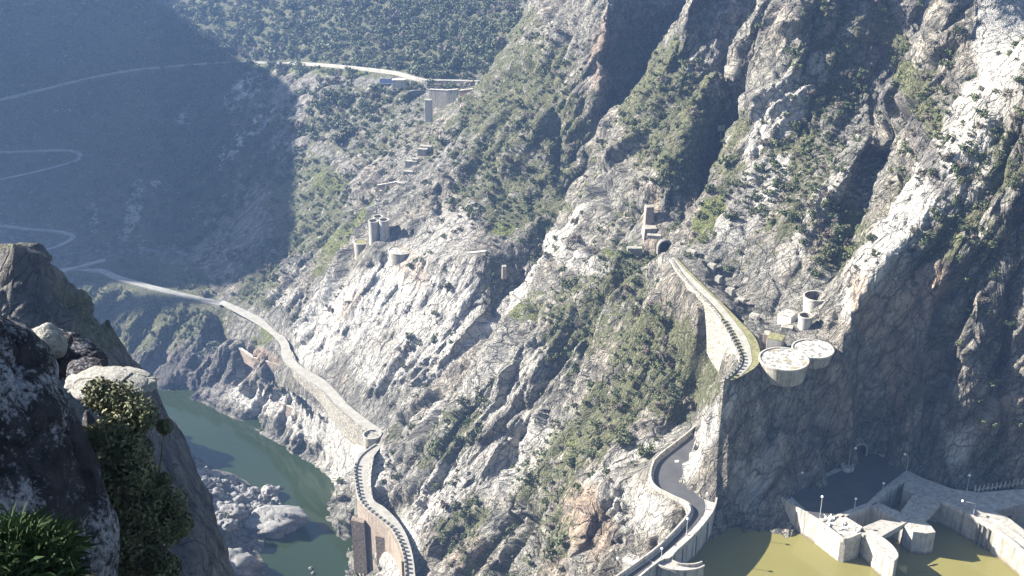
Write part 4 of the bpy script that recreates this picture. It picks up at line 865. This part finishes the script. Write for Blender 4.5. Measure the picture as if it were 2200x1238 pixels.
for px, py, r, lab in ((598,1050,1.2,'small lit boulder highest at the edge of the boulder bank'),(591,1057,1.1,'small boulder just below the highest lit one'),(592,1078,2.0,'lit boulder standing in the water right of the boulder bank'),(602,1085,1.0,'tiny boulder below the lit one in the water'),(667,1222,.9,'small pale boulder alone in the bluish water'),(672,1232,.8,'smallest pale boulder lowest in the bluish water'),(572,1062,1.4,'boulder in the water between bank and lit stones'),(475,1024,1.2,'lone pale boulder at the top of the boulder bank')):
    boulder(px, py, r, lab)
boulder(590,1128,9.8,'huge grey boulder with a sunlit right end lying across the water',1.35,.62,rot=-.15,first=1)
boulder(508,1215,9.5,'broad flat pinkish slab at the river edge, lower left of the huge boulder',1.1,.5,rot=.5,first=2)
boulder(455,1125,7.5,'big shaded boulder at the foot of the left cliff',1.0,.9,rot=.5,first=3)
boulder(430,1070,8,'large shaded rock at the top of the left bank, against the cliff',.9,.9,rot=1.5,first=0)
pts = []; tries = 0
while len(pts) < 120 and tries < 6000:
    tries += 1; px = random.uniform(405,585); py = random.uniform(1000,1140)
    if py < 1000+(px-405)*.36 or (py > 1085+(585-px)*.5): continue
    r = random.choice([1.0, 1.3, 1.7, 2.3, 3.0, 3.6])*random.uniform(.8, 1.15)
    if any(math.hypot(px-a, (py-b_)*1.5) < (r+q)*2.6 for a, b_, q in pts): continue
    pts.append((px, py, r))
for px, py, r in pts: boulder(px, py, r, 'grey rounded boulder heaped in the shaded bank on the near side of the river', random.uniform(.9, 1.4), random.uniform(.6, .9), z=-129.5, group='heap of boulders on the near river bank')

# ------------------------------------------------------------------ foreground rocks and shrub
def lichen_mat(name, dark, mid_, pale, amt=.5, sc=9.):
    m, t, n, l, p = nmat(name); pos = worldpos(t)
    c = ramp(t, noise(t, pos, sc*.6, 6, .7), [(.35, dark), (.65, mid_)])
    k2 = math_(t, 'ADD', noise(t, pos, sc*1.6, 10, .78), math_(t, 'MULTIPLY', math_(t, 'SUBTRACT', noise(t, pos, sc*.16, 4, .6), .5), .7)); c = mix(t, ramp(t, k2, [(amt-.02, (0, 0, 0)), (amt+.06, (.55, .55, .55)), (amt+.16, (1, 1, 1))]), c, pale)
    l.new(c, p.inputs['Base Color']); p.inputs['Roughness'].default_value = .95; p.inputs['Specular IOR Level'].default_value = .2
    l.new(bump(t, noise(t, pos, sc*1.4, 8, .7), .05, 1), p.inputs['Normal']); return m
M['lichen'] = lichen_mat('black_lichened_rock', (.012, .012, .015), (.05, .045, .05), (.33, .33, .36), .53, 9)
M['palelichen'] = lichen_mat('pale_lichened_rock', (.20, .195, .18), (.38, .37, .34), (.07, .07, .065), .58, 16)
def fore(name, px, py, D, rx, ry, rz, label, m, seed, rot=(0, 0, 0), n=110, facet=.12, amp=.16, sc=1.3):
    v, f_ = rock_verts(n, seed, amp, facet, sc); a, dy, dz = ray(px, py); d = Vector((a, dy, dz)); c = Vector((0, 0, CAMZ))+d*D
    o = mesh_np(name, v*np.array([rx, ry, rz]), f_, m, smooth=True); o.location = c; o.rotation_euler = rot; return tag(o, label, 'rock')
pm = lambda px, D: px*D/F
fore('foreground_rock', -45,1105, 13.5, pm(268,13.5), 1.2, pm(440,13.5), 'big black rock covered in pale lichen filling the lower left corner', M['lichen'], 2, (R(-20), R(-4), 0), 150, .08, .10)
fore('foreground_boulder', 104,736, 18, pm(42,18), .32, pm(36,18), 'sunlit whitish boulder knob behind the black rock', M['palelichen'], 5, (0, R(20), 0), 90)
fore('foreground_boulder', 158,772, 18.5, pm(72,18), .5, pm(34,18), 'grey shaded boulder lying against the whitish knob', M['lichen'], 6, (0, R(28), 0), 90)
fore('foreground_boulder', 190,798, 17.5, pm(40,18), .35, pm(18,18), 'low dark stone between the grey boulder and the flat sunlit slab', M['lichen'], 9, (0, R(12), 0), 70)
fore('flat_rock', 238,826, 17, pm(92,17), .5, pm(22,17), 'flat-topped whitish slab of rock behind the shrub', M['palelichen'], 8, (0, R(2), 0), 110, .1, .08)
fore('foreground_rock', 255,1200, 18, pm(105,17), .8, pm(330,17), 'dark rock face behind the leafy shrub', M['lichen'], 12, (R(-15), R(-10), 0), 110, .1, .1)
fore('foreground_rock', 40,1480, 11, 1.3, 1.2, .9, 'dark mossy rock under the green grass at the bottom left', M['lichen'], 14, (0, 0, 0), 90)
def leaf_mat(name, c1, c2, scale, trans=.15):
    m, t, n, l, p = nmat(name); pos = worldpos(t); oi = t.nodes.new('ShaderNodeObjectInfo')
    f = noise(t, pos, scale, 3, .6); c = ramp(t, f, [(.32, c1), (.68, c2)])
    g = math_(t, 'ADD', math_(t, 'ADD', math_(t, 'MULTIPLY', oi.outputs['Random'], .4), .35), math_(t, 'MULTIPLY', noise(t, pos, scale*.12, 3, .7), .9)); mm = t.nodes.new('ShaderNodeVectorMath'); mm.operation = 'SCALE'; l.new(c, mm.inputs[0]); l.new(g, mm.inputs['Scale'])
    l.new(mm.outputs[0], p.inputs['Base Color']); p.inputs['Roughness'].default_value = .7; p.inputs['Specular IOR Level'].default_value = .25
    return m
M['leaf_near'] = leaf_mat('holm_oak_leaves', (.065, .078, .04), (.20, .205, .115), 7)
M['fern'] = leaf_mat('fresh_grass', (.015, .035, .010), (.045, .085, .025), 4)
M['bark'] = simple('bark', (.06, .045, .035), (.14, .11, .09), 4, .95, 10, .02)
def leaves(centres, radii, n, size, rng, squash=.85, outer=.45, elong=1.8):
    C_ = np.repeat(np.array(centres, float), n, axis=0); Rr = np.repeat(np.array(radii, float), n); k = len(C_)
    d = rng.normal(size=(k, 3)); d /= np.linalg.norm(d, axis=1)[:, None]; r = (outer+(1-outer)*rng.random(k))*Rr
    P = C_+d*r[:, None]*np.array([1, 1, squash]); nn = d+rng.normal(size=(k, 3))*.7; nn /= np.linalg.norm(nn, axis=1)[:, None]
    a = np.cross(nn, rng.normal(size=(k, 3))); a /= np.linalg.norm(a, axis=1)[:, None]; b_ = np.cross(nn, a); s = size*(.6+.8*rng.random(k))[:, None]
    V = np.stack([P-a*s*elong*.5, P-b_*s*.5, P+a*s*elong*.5, P+b_*s*.5], 1).reshape(-1, 3); return V, np.arange(4*k).reshape(-1, 4)
cl = [(205,862,40),(250,878,52),(298,893,46),(262,915,55),(300,945,42),(235,935,44),(255,985,55),(305,1000,42),(225,1020,42),(285,1050,55),(330,1075,42),(245,1090,50),(300,1110,55),(352,1110,46),(378,1150,30),(335,1160,50),(270,1165,55),(220,1180,45),(310,1215,55),(365,1195,36),(255,1230,50),(195,930,26),(345,935,18),(325,880,16),(350,1040,16)]
DS = 14.5; cc = []; rr = []
sh_e = empty('evergreen_shrub', tuple(Vector((0, 0, CAMZ))+Vector(ray(285, 1320))*DS), 'large leafy evergreen shrub with sunlit top leaves growing beside the black lichened rock', 'shrub')
rngf = np.random.default_rng(5)
for px, py, r in cl:
    a, dy, dz = ray(px, py); cc.append((a*DS, dy*DS+rngf.uniform(-.25, .25), CAMZ+dz*DS)); rr.append(r*DS/F)
v, f_ = leaves(cc, rr, 1700, .027, rngf, 1., .25, 2.0)
o = mesh_np('foliage', v-np.array(sh_e.location), f_, M['leaf_near'], sh_e)
mb = MB(); base_ = Vector(sh_e.location)
for c_ in cc: mb.tube([base_, base_.lerp(Vector(c_), .5)+Vector((random.uniform(-.1, .1), random.uniform(-.1, .1), 0)), Vector(c_)], [.03, .018, .005], 5)
mb.build('stem', M['bark'], sh_e)
# grass tuft, bottom left corner
k = 5200; a0 = rngf.uniform(-60, 150, k); b0 = 1125+rngf.random(k)*230+np.abs(a0-40)*.35; Dg = 10.2+rngf.uniform(-.5, .6, k)
P = np.array([np.array([0, 0, CAMZ])+np.array(ray(x, y))*d for x, y, d in zip(a0, b0, Dg)]); dd = rngf.normal(size=(k, 3))*.45+np.array([.35, -.1, .8]); dd /= np.linalg.norm(dd, axis=1)[:, None]
ln_ = (.14+.2*rngf.random(k))[:, None]; sd = np.cross(dd, rngf.normal(size=(k, 3))); sd /= np.linalg.norm(sd, axis=1)[:, None]; tip = P+dd*ln_; tip[:, 2] -= .05
V = np.stack([P-sd*.006, P+sd*.006, P+dd*ln_*.6+sd*.005, tip], 1).reshape(-1, 3)
o = mesh_np('grass_tuft', V, np.arange(4*k).reshape(-1, 4), M['fern']); tag(o, 'fresh green grass growing at the foot of the black rock', 'grass', kind='stuff')

# ------------------------------------------------------------------ shrubs and trees on the slopes
M['green'] = leaf_mat('evergreen_leaves', (.042, .056, .026), (.11, .13, .06), .8)
M['grey'] = leaf_mat('bare_twigs', (.10, .085, .065), (.21, .18, .145), .8)
M['olive'] = leaf_mat('olive_leaves', (.07, .082, .038), (.16, .175, .085), .8)
def bush_geo(seed, n=300, bare=False, lumps=7, size=.2):
    rng = np.random.default_rng(seed); c = [(0, 0, .35)]; r = [.62]
    for i in range(lumps):
        a = rng.uniform(0, 6.28); q = rng.uniform(.35, .72); c.append((q*math.cos(a), q*math.sin(a), rng.uniform(.15, .85))); r.append(rng.uniform(.25, .45))
    v, f_ = leaves(c, r, n//(lumps+1), size*(.55 if bare else 1), rng, .9, .55 if not bare else .3, 1.5 if not bare else 5)
    return v, f_
def stem_geo(seed):
    mb = MB(); rnd = random.Random(seed)
    mb.tube([(0, 0, -.6), (.03, .02, 0), (0, .05, .4)], [.09, .07, .03], 5)
    for i in range(4): a = rnd.uniform(0, 6.3); mb.tube([(.02, .02, -.05), (.45*math.cos(a), .45*math.sin(a), rnd.uniform(.3, .7))], [.04, .01], 4)
    return mb
KIND = {}
for nm, m_, bare, nv in (('evergreen', 'green', False, 4), ('bare', 'grey', True, 3), ('olive', 'olive', False, 3)):
    KIND[nm] = []
    for q in range(nv):
        v, f_ = bush_geo(q*7+len(nm), 340 if not bare else 420, bare, 7, .17); me = mesh_np('foliage', v, f_, M[m_]); st = stem_geo(q).build('stem', M['bark'])
        KIND[nm].append((me.data, st.data, v, f_)); bpy.data.objects.remove(me); bpy.data.objects.remove(st)
LAND_ = [(1395,470,'the reddish tower stub'),(815,500,'the three silos'),(1500,620,'the mossy gravel track'),(1700,760,'the round platforms'),(1752,640,'the open round tanks'),(800,930,'the round bastion'),(850,1130,'the bridge road'),(620,780,'the bend of the river road'),(1450,1020,'the dam road'),(1300,1080,'the orange rock ribs'),(750,145,'the upper road'),(960,230,'the fort walls'),(880,360,'the broken stair'),(820,700,'the big pale slab'),(1170,620,'the long diagonal rock edge'),(1300,650,'the middle knoll'),(1150,1000,'the middle gully'),(1200,250,'the broad shaded rib'),(1420,300,'the second rib'),(1660,250,'the pale slabs of the third rib'),(1720,480,'the lower third rib'),(2130,120,'the top right slabs'),(2000,430,'the fourth rib'),(2100,750,'the shaded great cliff'),(1880,640,'the brown cliff nose'),(560,620,'the left shoulder'),(700,400,'the lit shoulder'),(1000,950,'the lower middle slope'),(1500,780,'the tall rubble wall')]
def near_label(px, py): return min(LAND_, key=lambda q: (q[0]-px)**2+(q[1]-py)**2)[2]
cand = np.nonzero(TV&(TPX > -30)&(TPX < 2230)&(TPY > -40)&(TPY < 1270)&(TY > 200)&(TZ > -126))[0]
dens = blob(TPX[cand], TPY[cand], S_SCRUB); cal = calm(TX[cand], TY[cand])
cl_ = fbm(TX[cand]*.035, TY[cand]*.035, TZ[cand]*.035, 3, 77)
prob = np.clip(.07+dens*.95+cl_*.9+.45*TCR[cand], .0, 1)**1.5*(cal > .55)
NOV = blob(TPX[cand], TPY[cand], [(800,690,190,85,52,1),(1860,650,60,130,20,1),(1640,980,170,110,0,1),(560,890,120,50,-20,1),(700,960,70,90,0,1),(2120,100,70,150,0,.8),(1300,1130,90,80,0,.85),(2000,1100,260,80,0,1),(1450,1060,90,160,0,1),(830,1180,60,90,0,1),(400,830,120,50,0,1),(1690,780,90,60,0,1),(300,1000,150,400,0,1),(60,800,120,300,0,1),(1960,760,180,200,0,.6)])
prob = prob*(1-np.clip(NOV, 0, 1))
order = RNG.permutation(len(cand))[:220000]; keep = RNG.random(len(order)) < prob[order]*.55
order = order[keep]
grid = {}; picks = []
for oi_ in order:
    i = cand[oi_]; forest = (TY[i] > 690 and TPX[i] > 340); px, py = TPX[i], TPY[i]; sz = ((1.5+3.6*RNG.random()**1.5) if forest else RNG.choice([.7, .9, 1.2, 1.6, 2.2])*RNG.uniform(.8, 1.2))
    dist = math.hypot(TY[i], TZ[i]-CAMZ); rp = sz*F/dist
    if forest: sz *= 1.15
    g = (int(px//14), int(py//14)); ok = True
    for a in (-1, 0, 1):
        for b_ in (-1, 0, 1):
            for (qx, qy, qr) in grid.get((g[0]+a, g[1]+b_), ()):
                if (qx-px)**2+((qy-py)*1.2)**2 < ((rp+qr)*(.40 if forest else .5))**2: ok = False; break
    if not ok: continue
    grid.setdefault(g, []).append((px, py, rp)); picks.append((i, sz, rp, forest))
    if len(picks) > 7500: break
print('picks', len(picks), round(time.time()-T0, 1))
special = [(1385,975,3.4,'evergreen','round bright green tree behind the bend of the dam road'),(1480,865,3.2,'bare','bare grey tree beside the masonry below the track end'),(1340,950,3.2,'evergreen','dark tree left of the round green tree'),(1750,590,2.6,'evergreen','rounded dark shrub directly above the large open tank'),(1560,350,3.2,'olive','grey green tree on the edge of the third rib'),(1835,570,.9,'evergreen','single small dark shrub on the bright slab of the fourth rib'),(940,955,3.4,'evergreen','tree above the shaded hollow right of the round bastion'),(1000,1100,3.6,'evergreen','dark tree on the rocks in the lower middle'),(438,628,3.2,'bare','reddish bare tree beside the shaded valley road')]
fin = []
for px, py, sz, kd, lab in special:
    j = cand[np.argmin((TPX[cand]-px)**2+(TPY[cand]-py-6)**2)]; fin.append((j, sz, sz*7, kd, lab, px))
picks.sort(key=lambda q: -q[2]); cnt = dict(evergreen=0, bare=0, olive=0, forest=0); rest = {'evergreen': [], 'bare': [], 'olive': []}
for (i, sz, rp, forest) in picks:
    u_ = RNG.random()*(.6 if TPX[i] < 500 else 1); kd = ('evergreen' if u_ < .55 else 'olive' if u_ < .8 else 'bare') if not forest else ('evergreen' if u_ < .72 else 'bare' if u_ < .84 else 'olive')
    if forest and cnt['forest'] < 150: cnt['forest'] += 1; fin.append((i, sz, rp, kd, ('dark evergreen' if kd == 'evergreen' else 'bare grey' if kd == 'bare' else 'pale olive green')+' tree in the sunlit wood above the upper road', 'F'))
    elif not forest and cnt[kd] < 140:
        cnt[kd] += 1; size_ = 'large' if sz > 1.8 else 'middling' if sz > 1.1 else 'small'
        fin.append((i, sz, rp, kd, '%s %s shrub growing on rock near %s' % (size_, {'evergreen': 'dark green', 'bare': 'leafless grey', 'olive': 'grey green'}[kd], near_label(TPX[i], TPY[i])), None))
    else: rest[kd].append((i, sz))
for (i, sz, rp, kd, lab, tagk) in fin:
    fm, sm, _, _ = KIND[kd][random.randrange(len(KIND[kd]))]; name = 'tree' if (tagk is not None) else {'evergreen': 'evergreen_bush', 'bare': 'bare_bush', 'olive': 'olive_bush'}[kd]
    e = empty(name, (TX[i], TY[i], TZ[i]), lab, 'tree' if tagk is not None else 'shrub', None if isinstance(tagk, (int, float)) else ('trees in the wood above the upper road' if tagk == 'F' else lab.replace(' shrub ', ' shrubs ')))
    e.rotation_euler = (random.uniform(-.15, .15), random.uniform(-.15, .15), random.uniform(0, 6.3)); e.scale = (sz*random.uniform(.85, 1.2), sz*random.uniform(.85, 1.2), sz*random.uniform(.8, 1.25))
    for nm, dta in (('crown' if tagk is not None else 'foliage', fm), ('trunk' if tagk is not None else 'stem', sm)):
        o = bpy.data.objects.new(nm, dta); COL.objects.link(o); o.parent = e
for kd, lst in rest.items():
    Vs = []; Fs = []; off = 0
    for (i, sz) in lst:
        _, _, v, f_ = KIND[kd][random.randrange(len(KIND[kd]))]; k = len(f_); s_ = np.sort(RNG.choice(k, min(k, 240 if sz > 2.3 else 130), replace=False)); vv = v.reshape(-1, 4, 3)[s_]; cen = vv.mean(1, keepdims=True); vv = (cen+(vv-cen)*(1.1 if sz > 2.3 else 1.45)).reshape(-1, 3)
        a = RNG.uniform(0, 6.3); c, s2 = math.cos(a), math.sin(a); sx, sz_ = sz*RNG.uniform(.8, 1.2), sz*RNG.uniform(.75, 1.2)
        w_ = np.stack([(vv[:, 0]*c-vv[:, 1]*s2)*sx+TX[i], (vv[:, 0]*s2+vv[:, 1]*c)*sx+TY[i], vv[:, 2]*sz_+TZ[i]], -1); Vs.append(w_); Fs.append(np.arange(len(vv)).reshape(-1, 4)+off); off += len(vv)
    if Vs:
        o = mesh_np({'evergreen': 'evergreen_scrub', 'bare': 'leafless_scrub', 'olive': 'olive_scrub'}[kd], np.concatenate(Vs), np.concatenate(Fs), M['green' if kd == 'evergreen' else 'grey' if kd == 'bare' else 'olive'])
        tag(o, {'evergreen': 'mass of dark green scrub scattered over the slopes and ribs', 'bare': 'mass of leafless grey scrub scattered over the slopes', 'olive': 'mass of grey green scrub scattered over the slopes'}[kd], 'scrub', kind='stuff')

# ------------------------------------------------------------------ air
def haze(density):
    z1 = max(float(TZ.max()), CAMZ)+6; mb = MB(); mb.prism([(-1260, -30), (960, -30), (960, 1350), (-1260, 1350)], float(TZ.min())-1.5, z1)
    m = bpy.data.materials.new('haze'); m.use_nodes = True; t = m.node_tree; t.nodes.clear(); o_ = t.nodes.new('ShaderNodeOutputMaterial'); v = t.nodes.new('ShaderNodeVolumePrincipled')
    v.inputs['Color'].default_value = (.31, .52, 1., 1); v.inputs['Density'].default_value = density; v.inputs['Anisotropy'].default_value = .25; t.links.new(v.outputs[0], o_.inputs['Volume'])
    return tag(mb.build('haze', m), 'thin blue haze filling the gorge', 'haze', kind='stuff')
haze(.00016)
print('done', round(time.time()-T0, 1), cnt, {k: len(v) for k, v in rest.items()})
